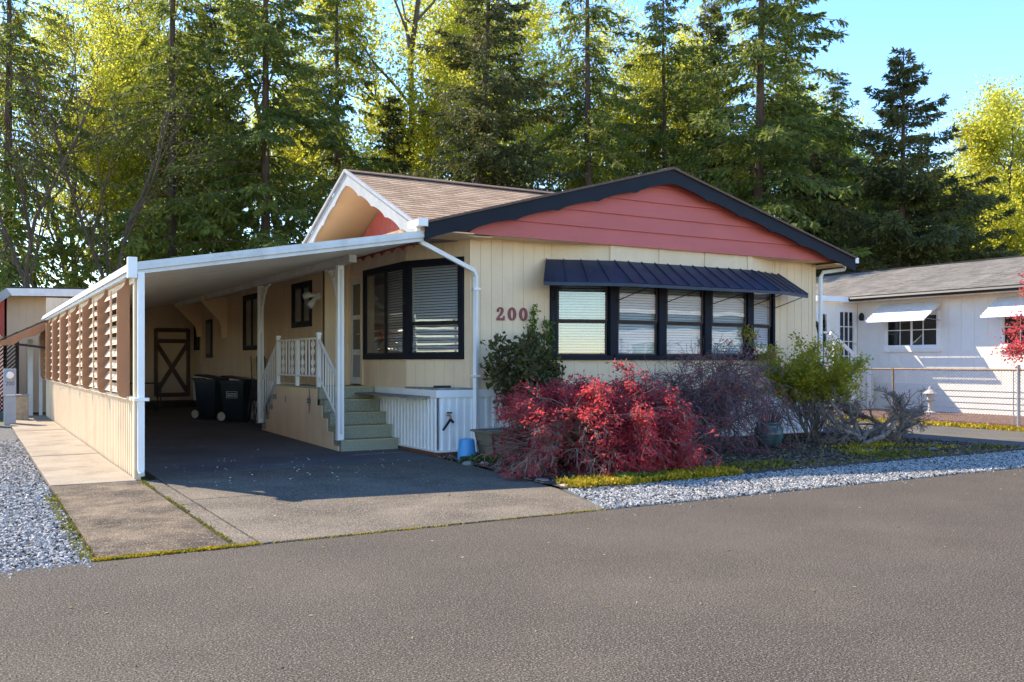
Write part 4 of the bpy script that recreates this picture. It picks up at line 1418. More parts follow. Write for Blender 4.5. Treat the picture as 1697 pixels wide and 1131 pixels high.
def grow(rng, p, d, L, r, cfg, lvl=0, segs=None, tips=None):
    """recursive limb: segs (a, b, ra, rb, lvl), tips (pos, dir) along the last level"""
    if segs is None:
        segs, tips = [], []
    n = cfg['nseg'][lvl]
    st = L / n
    g = np.array(cfg['pull'][lvl])
    last = lvl == cfg['levels'] - 1
    pts = [p]
    p = np.array(p, float)
    d = np.array(d, float)
    for k in range(n):
        d = d + rng.normal(size=3) * cfg['wob'] + g * (k + 1) / n
        d = d / np.linalg.norm(d)
        q = p + d * st
        ra = r * (1 - .8 * k / n) if lvl else r * (1 - .55 * k / n)
        rb = r * (1 - .8 * (k + 1) / n) if lvl else r * (1 - .55 * (k + 1) / n)
        segs.append((p, q, ra, rb, lvl))
        if not last:
            lo = cfg['first'][lvl]
            if (k + 1) / n >= lo:
                kids = cfg['kids'][lvl]
                m = int(kids) + (rng.random() < kids - int(kids))
                for _ in range(m):
                    s = cfg['spread'][lvl] * rng.uniform(.7, 1.25)
                    ax = rng.normal(size=3)
                    ax -= d * ax.dot(d)
                    ax /= np.linalg.norm(ax)
                    cd_ = d * math.cos(s) + ax * math.sin(s)
                    cp = p + (q - p) * rng.random()
                    grow(rng, cp, cd_, L * cfg['ratio'][lvl] * rng.uniform(.6, 1.15) * (1.15 - .5 * k / n), rb * .62 + .002, cfg, lvl + 1, segs, tips)
        else:
            tips.append((q, d.copy()))
        p = q
    return segs, tips


def seg_quads(segs, minr=.002, sides=(7, 5, 3, 3, 3)):
    out = []
    for lv in sorted(set(s[4] for s in segs)):
        ss = [s for s in segs if s[4] == lv]
        out.append(sticks(np.array([s[0] for s in ss]), np.array([s[1] for s in ss]), np.maximum([s[2] for s in ss], minr), np.maximum([s[3] for s in ss], minr), sides[min(lv, 4)]))
    return np.concatenate(out)


def scatter_leaves(tips, per, rad, ln, wd, rng, up=0.0, droop=0.0):
    P = np.repeat(np.array([t[0] for t in tips]), per, 0)
    D = np.repeat(np.array([t[1] for t in tips]), per, 0)
    P = P + rng.normal(size=P.shape) * rad
    D = D * .5 + rng.normal(size=P.shape) * .8 + np.array([0, 0, up - droop])
    k = len(P)
    return kites(P, D, ln * rng.uniform(.6, 1.3, k), wd * rng.uniform(.6, 1.3, k), rng)


def conifer(seed, H=26.0, R=4.6, start=.10, dens=1.0, mats=('needles', 'needles'), droop=.45, up=.15, taper=.75):
    rng = np.random.default_rng(seed)
    bend = rng.normal(size=2) * .012
    tz = np.linspace(0, H, 24)
    cx = bend[0] * tz * np.sin(tz / H * 2.0)
    cyy = bend[1] * tz * np.sin(tz / H * 2.3)
    tp = np.stack([cx, cyy, tz], 1)
    rad = .27 * (1 - tz / H) ** .9 + .015
    trunk = sticks(tp[:-1], tp[1:], rad[:-1], rad[1:], 9)
    segA, segB, ra = [], [], []
    leafP, leafD, leafL = [], [], []
    z = H * start
    while z < H * .985:
        f = (z - H * start) / (H * (1 - start))
        Lm = R * (1 - f) ** taper * min(1, .55 + f * 3) + .12
        nb = 2 if f < .9 else 3
        for b in range(nb):
            if rng.random() < .12:
                continue
            a = rng.uniform(0, 2 * PI)
            L = Lm * rng.uniform(.55, 1.15)
            n = max(4, int(L / .35))
            t = np.linspace(0, 1, n + 1)
            zz = z + rng.uniform(-.15, .15)
            dr = droop * rng.uniform(.7, 1.3) * (1.1 - .6 * f)
            rr = L * t
            hh = L * (up * (1 + f) * t - dr * t ** 1.7 + .12 * t ** 4)
            sway = rng.normal() * .12
            ca_, sa_ = np.cos(a + sway * t), np.sin(a + sway * t)
            i = min(int(zz / H * 23), 22)
            pts = np.stack([tp[i, 0] + rr * ca_, tp[i, 1] + rr * sa_, zz + hh], 1)
            segA.append(pts[:-1]); segB.append(pts[1:])
            ra.append(.012 + .035 * (L / R) * (1 - t[:-1]))
            # twigs
            m = int(L / .16 * dens)
            tt = np.sort(rng.uniform(.03, 1, m)) if m else np.array([])
            for s in (-1, 1):
                if not m:
                    continue
                k = np.minimum((tt * n).astype(int), n - 1)
                fr = (tt * n - k)[:, None]
                base = pts[k] * (1 - fr) + pts[k + 1] * fr
                tan = unit(pts[k + 1] - pts[k])
                side = np.stack([-tan[:, 1], tan[:, 0], np.zeros(m)], 1) * s
                td = unit(tan * .75 + side * rng.uniform(.5, 1.0, (m, 1)) + np.array([0, 0, -.25]) + rng.normal(size=(m, 3)) * .18)
                tl = np.clip(L * .30 * (1.15 - tt) * rng.uniform(.6, 1.3, m), .22, 1.1)
                ns = 5
                for q in range(ns):
                    w = (q + rng.random(m)) / ns
                    pp = base + td * (tl * w)[:, None] + np.array([0, 0, -1.0]) * (tl * w ** 2 * .25)[:, None]
                    leafP.append(pp)
                    leafD.append(td + rng.normal(size=(m, 3)) * .45 + np.array([0, 0, -.30]))
                    leafL.append(np.full(m, .20 + .15 * (1 - f)) * rng.uniform(.7, 1.25, m))
        z += rng.uniform(.14, .28) * (1.0 if f < .8 else .7) / max(dens, .6)
    br = sticks(np.concatenate(segA), np.concatenate(segB), np.concatenate(ra), np.concatenate(ra) * .8, 3)
    lp, ldr, ll = np.concatenate(leafP), np.concatenate(leafD), np.concatenate(leafL)
    lq = kites(lp, ldr, ll, ll * .36, rng)
    return np_mesh('trunk', np.concatenate([trunk, br]), 'bark'), np_mesh('crown', lq, mats[0])


DEC = dict(levels=4, nseg=[7, 5, 4, 3], pull=[(0, 0, .02), (0, 0, .10), (0, 0, .06), (0, 0, 0.0)], wob=.10, first=[.30, .25, .2], kids=[1.9, 1.7, 1.8], spread=[.75, .8, .8], ratio=[.50, .52, .5])


def broadleaf(seed, H=20.0, per=14, leaf=.20, stems=1, mat='spring_leaf', rad=.36, bark='bark_grey', r0=.24, cfg=DEC):
    rng = np.random.default_rng(seed)
    segs, tips = [], []
    for s in range(stems):
        d = np.array([0, 0, 1.0]) + rng.normal(size=3) * (.04 if stems == 1 else .16)
        grow(rng, np.array([rng.normal() * .25 * (stems > 1), rng.normal() * .25 * (stems > 1), 0]), d / np.linalg.norm(d), H * rng.uniform(.78, .86), r0, cfg, 0, segs, tips)
    lq = scatter_leaves(tips, per, rad, leaf, leaf * .72, rng)
    return np_mesh('trunk', seg_quads(segs, .010), bark), np_mesh('crown', lq, mat)


def plant_tree(name, meshes, px, Z, scale, rot, label, cat='tree', group=None, z=-.05, xy=None):
    x, y = xy or from_px(px, Z)
    t = thing(name, (x, y, z), label, cat, group)
    t.rotation_euler = (0, 0, rot)
    t.scale = (scale,) * 3 if not isinstance(scale, tuple) else scale
    for me, nm in zip(meshes, ('trunk', 'crown')):
        link(me, nm, t)
    return t


FIR = conifer(1, 27, 6.6, .05, 1.0, ('needles',), .55)
FIR2 = conifer(2, 27, 6.0, .12, .85, ('needles_light',), .65, .1)
SPRUCE = conifer(3, 25, 6.2, .04, 1.2, ('needles_dark',), .40, .2)
FIR3 = conifer(5, 17, 7.4, .05, 1.5, ('needles_dark',), .42, .25, .95)
GB = 'tall conifers behind the homes'
plant_tree('fir_tree', FIR2, 12, 43, .95, .4, 'dark conifer rising above the meter pedestals and lattice fence', group=GB)
plant_tree('fir_tree', FIR2, 283, 46, 1.08, 1.9, 'tall fir with bare lower trunk behind the louvred carport wall', group=GB)
plant_tree('fir_tree', FIR, 440, 45, 1.05, 3.3, 'tall bushy fir directly behind the carport roof', group=GB)
plant_tree('fir_tree', FIR2, 560, 52, 1.0, 5.1, 'drooping fir behind the peak of the small side gable', group=GB)
plant_tree('spruce_tree', SPRUCE, 785, 44, .98, .6, 'broad dark spruce behind the brown shingled roof', group=GB)
plant_tree('fir_tree', FIR2, 975, 48, 1.02, 2.6, 'airy light green fir behind the left slope of the front gable', group=GB)
plant_tree('fir_tree', FIR, 1105, 53, .92, 1.2, 'slim fir standing behind the front gable peak', group=GB)
plant_tree('fir_tree', FIR, 1255, 45, 1.12, 4.4, 'largest spreading fir behind the right slope of the front gable', group=GB)
plant_tree('spruce_tree', FIR3, 1492, 43, .955, 2.2, 'pointed dark spruce alone against the sky above the neighbouring roof', group=GB)
plant_tree('spruce_tree', FIR3, 1345, 50, .78, .9, 'short dark spruce filling the gap beside the right eave', group=GB)
plant_tree('spruce_tree', SPRUCE, 668, 55, .7, 3.9, 'young spruce between the drooping fir and the broad spruce', group=GB)
for args in ((SPRUCE, 365, 54, .9, 4.4, 'dense dark conifer between the two tallest carport firs'),
             (SPRUCE, 1165, 57, .95, 5.5, 'dark spruce close behind the largest fir'),
             (FIR, 1300, 53, .80, 3.0, 'shorter fir on the flank of the largest fir'), (FIR, 1385, 51, .66, 5.0, 'fir stepping down between the largest fir and the pointed spruce'), (SPRUCE, 225, 58, .85, 2.7, 'dark spruce deep behind the bare trunked fir'), (FIR3, 1425, 54, .75, 1.4, 'small spruce at the foot of the yellow tree by the pointed spruce')):
    plant_tree('spruce_tree' if args[0] is not FIR else 'fir_tree', *args, group=GB)
MAP1 = broadleaf(11, 21, 20, .17)
MAP2 = broadleaf(12, 20, 10, .16, 3, r0=.16, rad=.32)
MAP3 = broadleaf(13, 14, 24, .15, 2, r0=.16, mat='spring_leaf', rad=.40)
BARE = broadleaf(14, 17, 1, .09, 2, r0=.11, mat='green_leaf', bark='bark', cfg=dict(DEC, kids=[1.4, 1.3, 1.3]))
GD = 'spring leafed trees behind the homes'
for me, px, Z, s, r, lab in (
        (MAP2, 120, 50, 1.05, .3, 'sparse yellow green maple above the storage shed'),
        (BARE, 60, 38, .95, 1.3, 'thin nearly bare tree beside the storage shed roof'),
        (BARE, 178, 41, 1.0, 2.2, 'dark stemmed bare tree behind the carport gutter'),
        (MAP2, 215, 56, 1.2, 4.0, 'yellow leafed maple left of the bare trunked fir'),
        (MAP1, 345, 60, 1.25, 2.5, 'bright maple glowing between the two tallest carport firs'),
        (MAP1, 500, 62, 1.25, .9, 'yellow maple behind the drooping fir'),
        (MAP1, 640, 60, 1.35, 3.4, 'brightest yellow maple left of the broad dark spruce'),
        (MAP1, 735, 64, 1.3, 5.2, 'yellow maple showing through the broad spruce'),
        (MAP1, 885, 60, 1.3, 1.6, 'yellow green maple right of the broad dark spruce'),
        (MAP2, 1040, 62, 1.2, 2.9, 'open branched maple behind the gable peak'),
        (MAP2, 1150, 60, 1.15, .2, 'leafy maple seen through the largest fir'),
        (MAP3, 1400, 55, 1.12, .8, 'low yellow tree beside the pointed spruce'),
        (MAP3, 1330, 60, 1.25, 2.0, 'yellow tree behind the short dark spruce'),
        (MAP3, 1560, 62, 1.05, 3.7, 'small yellow green tree at the right of the pointed spruce'),
        (MAP3, 1640, 50, 1.10, 5.0, 'rounded yellow green tree above the neighbouring roof ridge'),
        (MAP3, 1730, 52, 1.05, 1.0, 'yellow green tree beyond the far end of the neighbouring roof')):
    plant_tree('maple_tree', me, px, Z, s, r, lab, group=GD)
# undergrowth below the trees: one mass
rng = np.random.default_rng(8)
n = 26000
px = rng.uniform(-120, 1800, n)
Zd = rng.uniform(50, 66, n)
c = (px - 848.5) / 1529.6 * Zd
P = np.stack([CAM[0] + c * RGT[0] + Zd * FWD[0], CAM[1] + c * RGT[1] + Zd * FWD[1], np.zeros(n)], 1)
clump = np.sin(P[:, 0] * .6) * np.cos(P[:, 1] * .45 + 1) * .5 + .5
P[:, 2] = rng.uniform(0, 1, n) ** .8 * (3.0 + 3.5 * clump) * np.where(px < 260, .55, 1)
link(np_multi('undergrowth', [(kites(P[:14000], rng.normal(size=(14000, 3)), .5, .34, rng), 'needles_light'), (kites(P[14000:], rng.normal(size=(n - 14000, 3)), .42, .3, rng), 'green_leaf')]), 'undergrowth',
     label='mass of undergrowth below the trees behind the homes', kind='stuff')

# ------------------------------------------------------------------ planting bed
# red laceleaf maple: weeping limbs, bare on its left flank
WEEP = dict(levels=4, nseg=[5, 6, 5, 4], pull=[(0, 0, -.03), (0, 0, -.34), (0, 0, -.30), (0, 0, -.18)], wob=.13, first=[.35, .15, .15], kids=[2.2, 1.7, 1.7], spread=[.75, .7, .7], ratio=[.80, .58, .52])


def weeping(seed, base, limbs, L, r, leaf_fn=None, leafmat=None, per=7, twigmat='twig', cfg=WEEP, label='', cat='shrub', name='maple_shrub', lsize=.05, floor=.06, rad=.035):
    rng = np.random.default_rng(seed)
    segs, tips = [], []
    for az, el, l in limbs:
        d = np.array([math.cos(az) * math.cos(el), math.sin(az) * math.cos(el), math.sin(el)])
        grow(rng, np.array([0, 0, 0.0]), d, L * l, r, cfg, 0, segs, tips)
    for s in segs:
        s[0][2] = max(s[0][2], floor * rng.uniform(.3, 1)); s[1][2] = max(s[1][2], floor * rng.uniform(.3, 1))
    t = thing(name, base, label, cat)
    link(np_mesh('branches', seg_quads(segs, .0035), twigmat), 'branches', t)
    if leaf_fn:
        tips = [q for q in tips if rng.random() < leaf_fn(q[0])]
        for q in tips:
            q[0][2] = max(q[0][2], floor)
        lq = scatter_leaves(tips, per, rad, lsize, lsize * .42, rng, droop=.35)
        lq[:, :, 2] = np.maximum(lq[:, :, 2], .01)
        link(np_mesh('foliage', lq, leafmat), 'foliage', t)
    return t


rngp = random.Random(3)
limbs = [(a + rngp.uniform(-.2, .2), rngp.uniform(.45, 1.15), rngp.uniform(.75, 1.15)) for a in np.linspace(0, 2 * PI, 13)[:-1]] + [(-1.7, .7, 1.25), (-1.2, .8, 1.2), (-2.2, .75, 1.2), (-2.6, .5, 1.3), (.1, .95, 1.0)]


def maple_leaves(p):
    # the side towards the porch has died back
    if p[0] < -.6 and p[2] < .8:
        return .12
    if p[0] > .75:
        return .22
    return .66


MPL = weeping(21, (1.2, -2.55, .03), limbs, 1.06, .04, maple_leaves, 'maple_leaf', 4, 'twig', label='red laceleaf maple shrub with bare twigs on one flank', lsize=.06)
MPL.scale = (1.06, .88, .88)
limbs2 = [(a, rngp.uniform(.75, 1.3), rngp.uniform(.8, 1.15)) for a in np.linspace(0, 2 * PI, 10)[:-1]] + [(-.4, .9, 1.2), (.1, 1.0, 1.2), (-.9, .9, 1.1)]
weeping(22, (3.85, -1.45, .03), limbs2, 1.25, .03, lambda p: .03, 'maple_leaf', 4, 'twig_purple', cfg=dict(WEEP, kids=[1.9, 1.35, 1.25]), label='leafless weeping maple with fine purple twigs below the bay window', lsize=.05)
# rose with tall shoots against the wall
ROSE = dict(levels=3, nseg=[7, 4, 3], pull=[(0, 0, .02), (0, 0, .05), (0, 0, 0)], wob=.13, first=[.25, .2], kids=[1.7, 1.6], spread=[.7, .8], ratio=[.36, .5])
rng = np.random.default_rng(31)
segs, tips = [], []
for k in range(6):
    a = rng.uniform(0, 2 * PI)
    d = np.array([math.cos(a) * .34, math.sin(a) * .12, 1.0])
    grow(rng, np.array([rng.normal() * .08, rng.normal() * .05, 0]), d / np.linalg.norm(d), rng.uniform(1.35, 1.75), .014, ROSE, 0, segs, tips)
t = thing('rose_bush', (1.3, -.5, .03), 'leafy dark green rose bush below the house number', 'bush')
link(np_mesh('branches', seg_quads(segs, .003), 'twig'), 'branches', t)
link(np_mesh('foliage', scatter_leaves([q for q in tips if q[0][2] > .7], 5, .05, .09, .06, rng), 'rose_leaf'), 'foliage', t)
segs, tips = [], []
for x0, hh in ((.56, 2.3), (.82, 2.1)):
    grow(rng, np.array([x0, .22, .3]), np.array([.02, .03, 1.0]), hh - .3, .009, dict(ROSE, levels=2, ratio=[.09, .5], kids=[3.2, 2], nseg=[14, 3, 3], first=[.45, .2], wob=.035), 0, segs, tips)
t = thing('climbing_rose', (1.2, -.36, .03), 'two slender climbing shoots with fresh leaves beside the house number', 'climber')
link(np_mesh('branches', seg_quads(segs, .003), 'ivy'), 'branches', t)
link(np_mesh('foliage', scatter_leaves(tips, 5, .03, .06, .036, rng), 'rose_new'), 'foliage', t)
# forsythia and the gnarled bare shrub at the corner
rng = np.random.default_rng(33)
segs, tips = [], []
FORS = dict(levels=3, nseg=[6, 4, 3], pull=[(0, 0, .03), (0, 0, .06), (0, 0, 0)], wob=.12, first=[.3, .2], kids=[1.9, 1.9], spread=[.5, .6], ratio=[.42, .5])
for k in range(15):
    a = rng.uniform(0, 2 * PI)
    s = rng.uniform(.1, .42)
    d = np.array([math.cos(a) * s, math.sin(a) * s, 1.0])
    grow(rng, np.array([rng.normal() * .1, rng.normal() * .1, 0]), d / np.linalg.norm(d), rng.uniform(1.0, 1.5) if k else 2.1, .016, FORS, 0, segs, tips)
t = thing('forsythia_bush', (6.75, -1.35, .03), 'upright green and yellow forsythia at the front right corner of the home', 'bush')
link(np_mesh('branches', seg_quads(segs, .004), 'twig'), 'branches', t)
link(np_mesh('foliage', scatter_leaves([q for q in tips if q[0][2] > .72 + .25 * rng.random()], 9, .05, .06, .03, rng), 'forsythia'), 'foliage', t)
GN = dict(levels=4, nseg=[6, 5, 4, 3], pull=[(0, 0, .05), (0, 0, .06), (0, 0, .05), (0, 0, .05)], wob=.26, first=[.2, .2, .2], kids=[1.5, 1.5, 1.4], spread=[.8, .8, .7], ratio=[.55, .5, .5])
for seed, base, az, lab in ((41, (7.0, -2.25, .03), (.2, 2.2, 4.0, -.6, 1.2), 'gnarled leafless shrub in front of the forsythia'), (42, (8.2, -2.0, .03), (.0, 1.8, -.9, 3.0), 'low twisted bare shrub at the edge of the neighbouring drive')):
    rng = np.random.default_rng(seed)
    segs, tips = [], []
    for a in az:
        e = rng.uniform(.35, 1.1)
        grow(rng, np.zeros(3), np.array([math.cos(a) * math.cos(e), math.sin(a) * math.cos(e), math.sin(e)]), rng.uniform(.9, 1.35), .05, GN, 0, segs, tips)
    for s in segs:
        s[0][2] = max(s[0][2], .02); s[1][2] = max(s[1][2], .02)
    t = thing('bare_shrub', base, lab, 'shrub')
    link(np_mesh('branches', seg_quads(segs, .004), 'twig'), 'branches', t)
# red-leafed maple at the far right, only its outer branches in the picture
rng = np.random.default_rng(51)
segs, tips = grow(rng, np.zeros(3), np.array([0, 0, 1.0]), 3.2, .07, dict(DEC, levels=4, nseg=[6, 5, 4, 3], ratio=[.6, .5, .5], pull=[(0, 0, .02), (0, 0, -.05), (0, 0, -.08), (0, 0, -.05)]))
t = thing('red_maple_tree', (13.0, -2.6, 0), 'young red leafed maple beside the galvanised fence post', 'tree')
link(np_mesh('trunk', seg_quads(segs, .005), 'bark_grey'), 'trunk', t)
link(np_mesh('crown', scatter_leaves(tips, 8, .07, .07, .04, rng), 'maple_pink'), 'crown', t)


# ground cover, stones, pot, planter, bucket
def tufts(n, xs, ys, h, rng, size=.045, zbase=.03, noise=3.0, cut=.35):
    P = np.stack([rng.uniform(*xs, n), rng.uniform(*ys, n), np.full(n, zbase)], 1)
    w = (np.sin(P[:, 0] * noise + 1.3) * np.cos(P[:, 1] * noise * 1.7) + rng.normal(size=n) * .45)
    P = P[w > -1 + cut * 2]
    P[:, 2] += rng.uniform(0, h, len(P))
    D = rng.normal(size=P.shape) * .7 + np.array([0, 0, .7])
    k = len(P)
    return kites(P, D, size * rng.uniform(.6, 1.3, k), size * .7 * rng.uniform(.6, 1.3, k), rng)


rng = np.random.default_rng(61)
link(np_multi('ground_cover', [
    (tufts(5200, (-.2, 2.4), (-4.12, -3.62), .06, rng, cut=.05), 'moss_yellow'),
    (tufts(5000, (1.6, 8.8), (-4.0, -3.3), .05, rng, noise=2.1, cut=.66), 'moss_green'),
    (tufts(2200, (5.6, 8.0), (-3.4, -2.2), .06, rng, noise=2.3, cut=.55), 'moss_yellow'),
    (tufts(900, (.5, 1.2), (-4.05, -3.7), .07, rng, .06, cut=.2), 'ivy')]), 'ground_cover', label='low yellow and green ground cover along the gravel strip', kind='stuff')
link(np_multi('joint_moss', [
    (tufts(1500, (-5.46, -4.2), (ROAD_Y - .01, ROAD_Y + .035), .012, rng, .022, 0.0, cut=.12), 'moss_yellow'),
    (tufts(900, (-4.44, -4.37), (ROAD_Y, -.6), .012, rng, .024, 0.0, 2, cut=.25), 'moss_green'),
    (tufts(700, (-5.54, -5.41), (ROAD_Y, -1.5), .015, rng, .03, 0.0, 2, cut=.25), 'moss_green'),
    (tufts(1200, (-4.2, -.7), (ROAD_Y - .005, ROAD_Y + .03), .008, rng, .016, 0.0, cut=.35), 'moss_yellow'),
    (tufts(5500, (12.9, 13.55), (-5, 12), .03, rng, .09, 0.0, 1, cut=.0), 'moss_yellow')]), 'joint_moss', label='yellow moss growing in the paving joints and drive edges', kind='stuff')
n = 9000
P = np.stack([rng.uniform(-.1, 9.0, n), rng.uniform(-3.9, -.1, n), np.full(n, .036)], 1)
link(np_multi('leaf_litter', [(kites(P, rng.normal(size=(n, 3)) * np.array([1, 1, .25]), .05, .028, rng), 'dry_grass'), (kites(P[::2] + .03, rng.normal(size=(n // 2, 3)) * np.array([1, 1, .25]), .06, .03, rng), 'soil')]), 'leaf_litter', label='dry leaf litter on the soil of the planting bed', kind='stuff')
n = 130
P = np.stack([rng.uniform(-4.0, -.3, n), rng.normal(-.2, 1.0, n), np.full(n, .03)], 1)
P = P[P[:, 1] > -1.9]
P[:, 2] = .016 + np.maximum(0, P[:, 1]) * .013
link(np_mesh('fallen_petals', kites(P, rng.normal(size=P.shape) * np.array([1, 1, .08]), .024, .015, rng), 'petal'), 'fallen_petals', label='white fallen petals scattered over the carport floor', kind='stuff')


def stones(n, xs, ys, rng, size, zb=0.0, inside=None):
    P = np.stack([rng.uniform(*xs, n), rng.uniform(*ys, n)], 1)
    if inside is not None:
        P = P[inside(P)]
    n = len(P)
    s = size * rng.uniform(.55, 1.35, n)
    a = rng.uniform(0, 2 * PI, n)
    asp = rng.uniform(.55, .95, n)
    h = s * rng.uniform(.35, .75, n)
    tilt = rng.normal(size=(n, 2)) * .35
    V = np.zeros((n, 8, 3))
    for k, (sx, sy, top) in enumerate(((-1, -1, 0), (1, -1, 0), (1, 1, 0), (-1, 1, 0), (-1, -1, 1), (1, -1, 1), (1, 1, 1), (-1, 1, 1))):
        m = .5 * (.62 if top else 1.0)
        lx = sx * s * m + rng.normal(size=n) * s * .12
        ly = sy * s * m * asp + rng.normal(size=n) * s * .12
        V[:, k, 0] = P[:, 0] + lx * np.cos(a) - ly * np.sin(a)
        V[:, k, 1] = P[:, 1] + lx * np.sin(a) + ly * np.cos(a)
        V[:, k, 2] = zb + (h if top else -.003) + (tilt[:, 0] * lx + tilt[:, 1] * ly) * top
    Q = [V[:, list(f)] for f in ((4, 5, 6, 7), (0, 1, 5, 4), (1, 2, 6, 5), (2, 3, 7, 6), (3, 0, 4, 7))]
    return np.stack(Q, 1).reshape(-1, 4, 3)


def gravel(name, n, xs, ys, label, size, zb, inside=None):
    g = []
    for frac, m in ((.50, 'stone_light'), (.34, 'stone_mid'), (.16, 'stone_dark')):
        g.append((stones(int(n * frac), xs, ys, rng, size, zb, inside), m))
    link(np_multi(name, g), name, label=label, kind='stuff')


gravel('gravel', 56000, (-6.9, -5.45), (ROAD_Y + .02, 7.0), 'pale crushed gravel beside the walkway', .026, -.008)
gravel('gravel', 58000, (-.75, 11.0), (ROAD_Y + .03, -3.9), 'white and grey gravel strip between the planting bed and the road', .026, .004,
       lambda P: (P[:, 0] > -.72 + (P[:, 1] - ROAD_Y) * .35) & (P[:, 0] < 11.2 - (P[:, 1] - ROAD_Y) * 1.4))


# grit and dry leaves strayed onto the road edge and drive
gq = [(stones(700, (-.9, 11), (ROAD_Y - .30, ROAD_Y + .02), rng, .018, 0.0, lambda P: rng.random(len(P)) < np.exp((P[:, 1] - ROAD_Y) * 12)), 'stone_mid'),
      (stones(350, (-7, -5.4), (ROAD_Y - .30, ROAD_Y + .02), rng, .018, 0.0, lambda P: rng.random(len(P)) < np.exp((P[:, 1] - ROAD_Y) * 12)), 'stone_light')]
n = 240
P = np.stack([rng.uniform(-6, 9, n), rng.uniform(-9, -1.0, n), np.full(n, .006)], 1)
P = P[(P[:, 1] < ROAD_Y - .05) | ((P[:, 0] > -4.2) & (P[:, 0] < -.9))]
P[:, 2] = np.where(P[:, 1] < ROAD_Y, .004, .018)
gq.append((kites(P, rng.normal(size=P.shape) * np.array([1, 1, .12]), .035, .02, rng), 'dry_grass'))
link(np_multi('road_grit', gq), 'road_grit', label='loose grit and dry leaves strayed onto the road edge', kind='stuff')


def rock_mesh(seed, mat):
    r = random.Random(seed)
    mb = MB()
    rings = []
    n = 9
    for z, f in ((0, .85), (.25, 1.0), (.6, .86), (.85, .5)):
        rings.append([(math.cos(2 * PI * k / n) * f * r.uniform(.85, 1.12), math.sin(2 * PI * k / n) * f * r.uniform(.85, 1.12), z * r.uniform(.9, 1.1)) for k in range(n)])
    for rr in rings:
        mb.v += rr
    for k in range(3):
        for j in range(n):
            j2 = (j + 1) % n
            mb.f.append((k * n + j, k * n + j2, (k + 1) * n + j2, (k + 1) * n + j))
    mb.f.append(tuple(3 * n + j for j in range(n)))
    return mb.mesh('border_rock', mat, smooth=True)


rocks = [rock_mesh(k, 'rock' if k % 3 else 'rock_tan') for k in range(5)]
rr = random.Random(9)
big = [(-.06, -1.15, .11, 'smooth pale grey stone at the corner of the planting bed', 1), (.10, -1.30, .10, 'tan stone beside the pale corner stone', 0), (.22, -1.0, .09, 'reddish tan stone behind the corner stones', 3)]
for x, y, s, lab, m in big:
    link(rocks[m], 'border_rock', None, (x, y, .0), rr.uniform(0, 6), (s, s * .75, s * .7), label=lab, cat='rock')
for k in range(24):
    f = k / 23
    y = -1.45 - 2.35 * f
    x = .06 - .24 * f + rr.uniform(-.03, .05)
    s = rr.uniform(.05, .09)
    link(rocks[k % 5], 'border_rock', None, (x, y, 0.0), rr.uniform(0, 6), (s * 1.2, s, s * .6), label='small grey stone edging the driveway side of the planting bed', cat='rock', group='border stones along the driveway')
for x, y, s, lab in ((1.35, -3.72, .15, 'flat grey stone under the front of the red maple'), (6.3, -2.9, .13, 'rounded grey stone near the glazed pot'), (7.6, -3.2, .10, 'small pale stone under the gnarled shrub')):
    link(rocks[1], 'border_rock', None, (x, y, .02), rr.uniform(0, 6), (s, s * .7, s * .5), label=lab, cat='rock')
t = thing('glazed_pot', (5.5, -1.55, .03), 'dark teal glazed pot of dry stems below the bay window', 'pot')
MB().lathe((5.5, -1.55, .03), [(.14, 0), (.21, .08), (.25, .2), (.24, .32), (.20, .38), (.22, .41), (.22, .44), (.19, .44), (.18, .36)], 24).build('pot_body', 'teal_glaze', t, smooth=True)
rng = np.random.default_rng(71)
n = 160
a = rng.uniform(0, 2 * PI, n)
B0 = np.stack([np.cos(a) * .1, np.sin(a) * .1, np.full(n, .36)], 1)
B1 = B0 + np.stack([np.cos(a) * .22, np.sin(a) * .22, rng.uniform(.25, .55, n)], 1) * rng.uniform(.5, 1.1, (n, 1))
link(np_mesh('dry_stems', sticks(B0, B1, .004, .002, 3), 'twig_purple'), 'dry_stems', t)
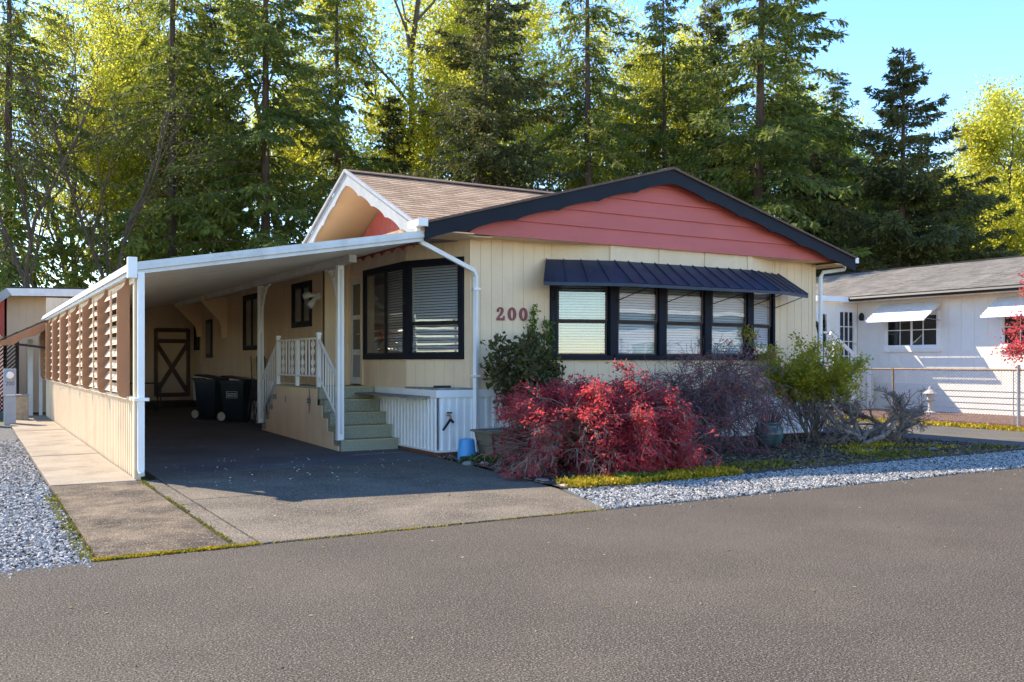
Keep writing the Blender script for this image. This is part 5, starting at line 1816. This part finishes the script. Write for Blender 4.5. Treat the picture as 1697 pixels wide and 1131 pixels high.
t = thing('wooden_planter', (.75, -.72, .03), 'weathered tapered wooden planter box beside the downspout', 'planter')
for k in range(2):
    z0, z1 = .03 + k * .2, .225 + k * .2
    f0, f1 = .78 + .12 * k, .89 + .12 * k
    mb = MB()
    for s0, s1 in (((-1, -1), (1, -1)), ((1, -1), (1, 1)), ((1, 1), (-1, 1)), ((-1, 1), (-1, -1))):
        a0 = Vector((.75 + s0[0] * .34 * f0, -.72 + s0[1] * .28 * f0, z0)); a1 = Vector((.75 + s1[0] * .34 * f0, -.72 + s1[1] * .28 * f0, z0))
        b0 = Vector((.75 + s0[0] * .34 * f1, -.72 + s0[1] * .28 * f1, z1)); b1 = Vector((.75 + s1[0] * .34 * f1, -.72 + s1[1] * .28 * f1, z1))
        nrm = Vector((-(s0[1] + s1[1]) * 0 + (s0[0] + s1[0]) / 2, (s0[1] + s1[1]) / 2, 0))
        mb.prism([a0, a1, b1, b0], -nrm * .03)
    mb.build('planter_board', 'wood_box', t)
mb = MB()
for x0, x1, y0, y1 in ((.36, 1.14, -1.05, -.99), (.36, 1.14, -.45, -.39), (.36, .42, -.99, -.45), (1.08, 1.14, -.99, -.45)):
    mb.box(x0, x1, y0, y1, .43, .46)
mb.build('planter_rim', 'wood_box', t)
MB().box(.48, 1.02, -.94, -.5, .3, .36).build('planter_soil', 'soil', t)
t = thing('upturned_bucket', (.22, -.55, .012), 'bright blue bucket upturned on the ground by the white skirting', 'bucket')
MB().lathe((.22, -.55, .012), [(.155, 0), (.155, .03), (.145, .03), (.115, .30), (.105, .315), (0.0, .315)], 28).build('bucket_body', 'blue_bucket', t, smooth=False)
MB().lathe((.22, -.55, .012), [(.160, .0), (.163, .012), (.158, .024)], 28).build('bucket_rim', 'blue_bucket', t)
rng = np.random.default_rng(72)
t = thing('ivy_patch', (.2, -.9, .0), 'low green ivy growing round the blue bucket and driveway corner', 'plant')
q = tufts(900, (-.25, .5), (-.35, .05), .09, rng, .06, .0, 4, cut=.1)
link(np_mesh('foliage', q, 'ivy'), 'foliage', t)
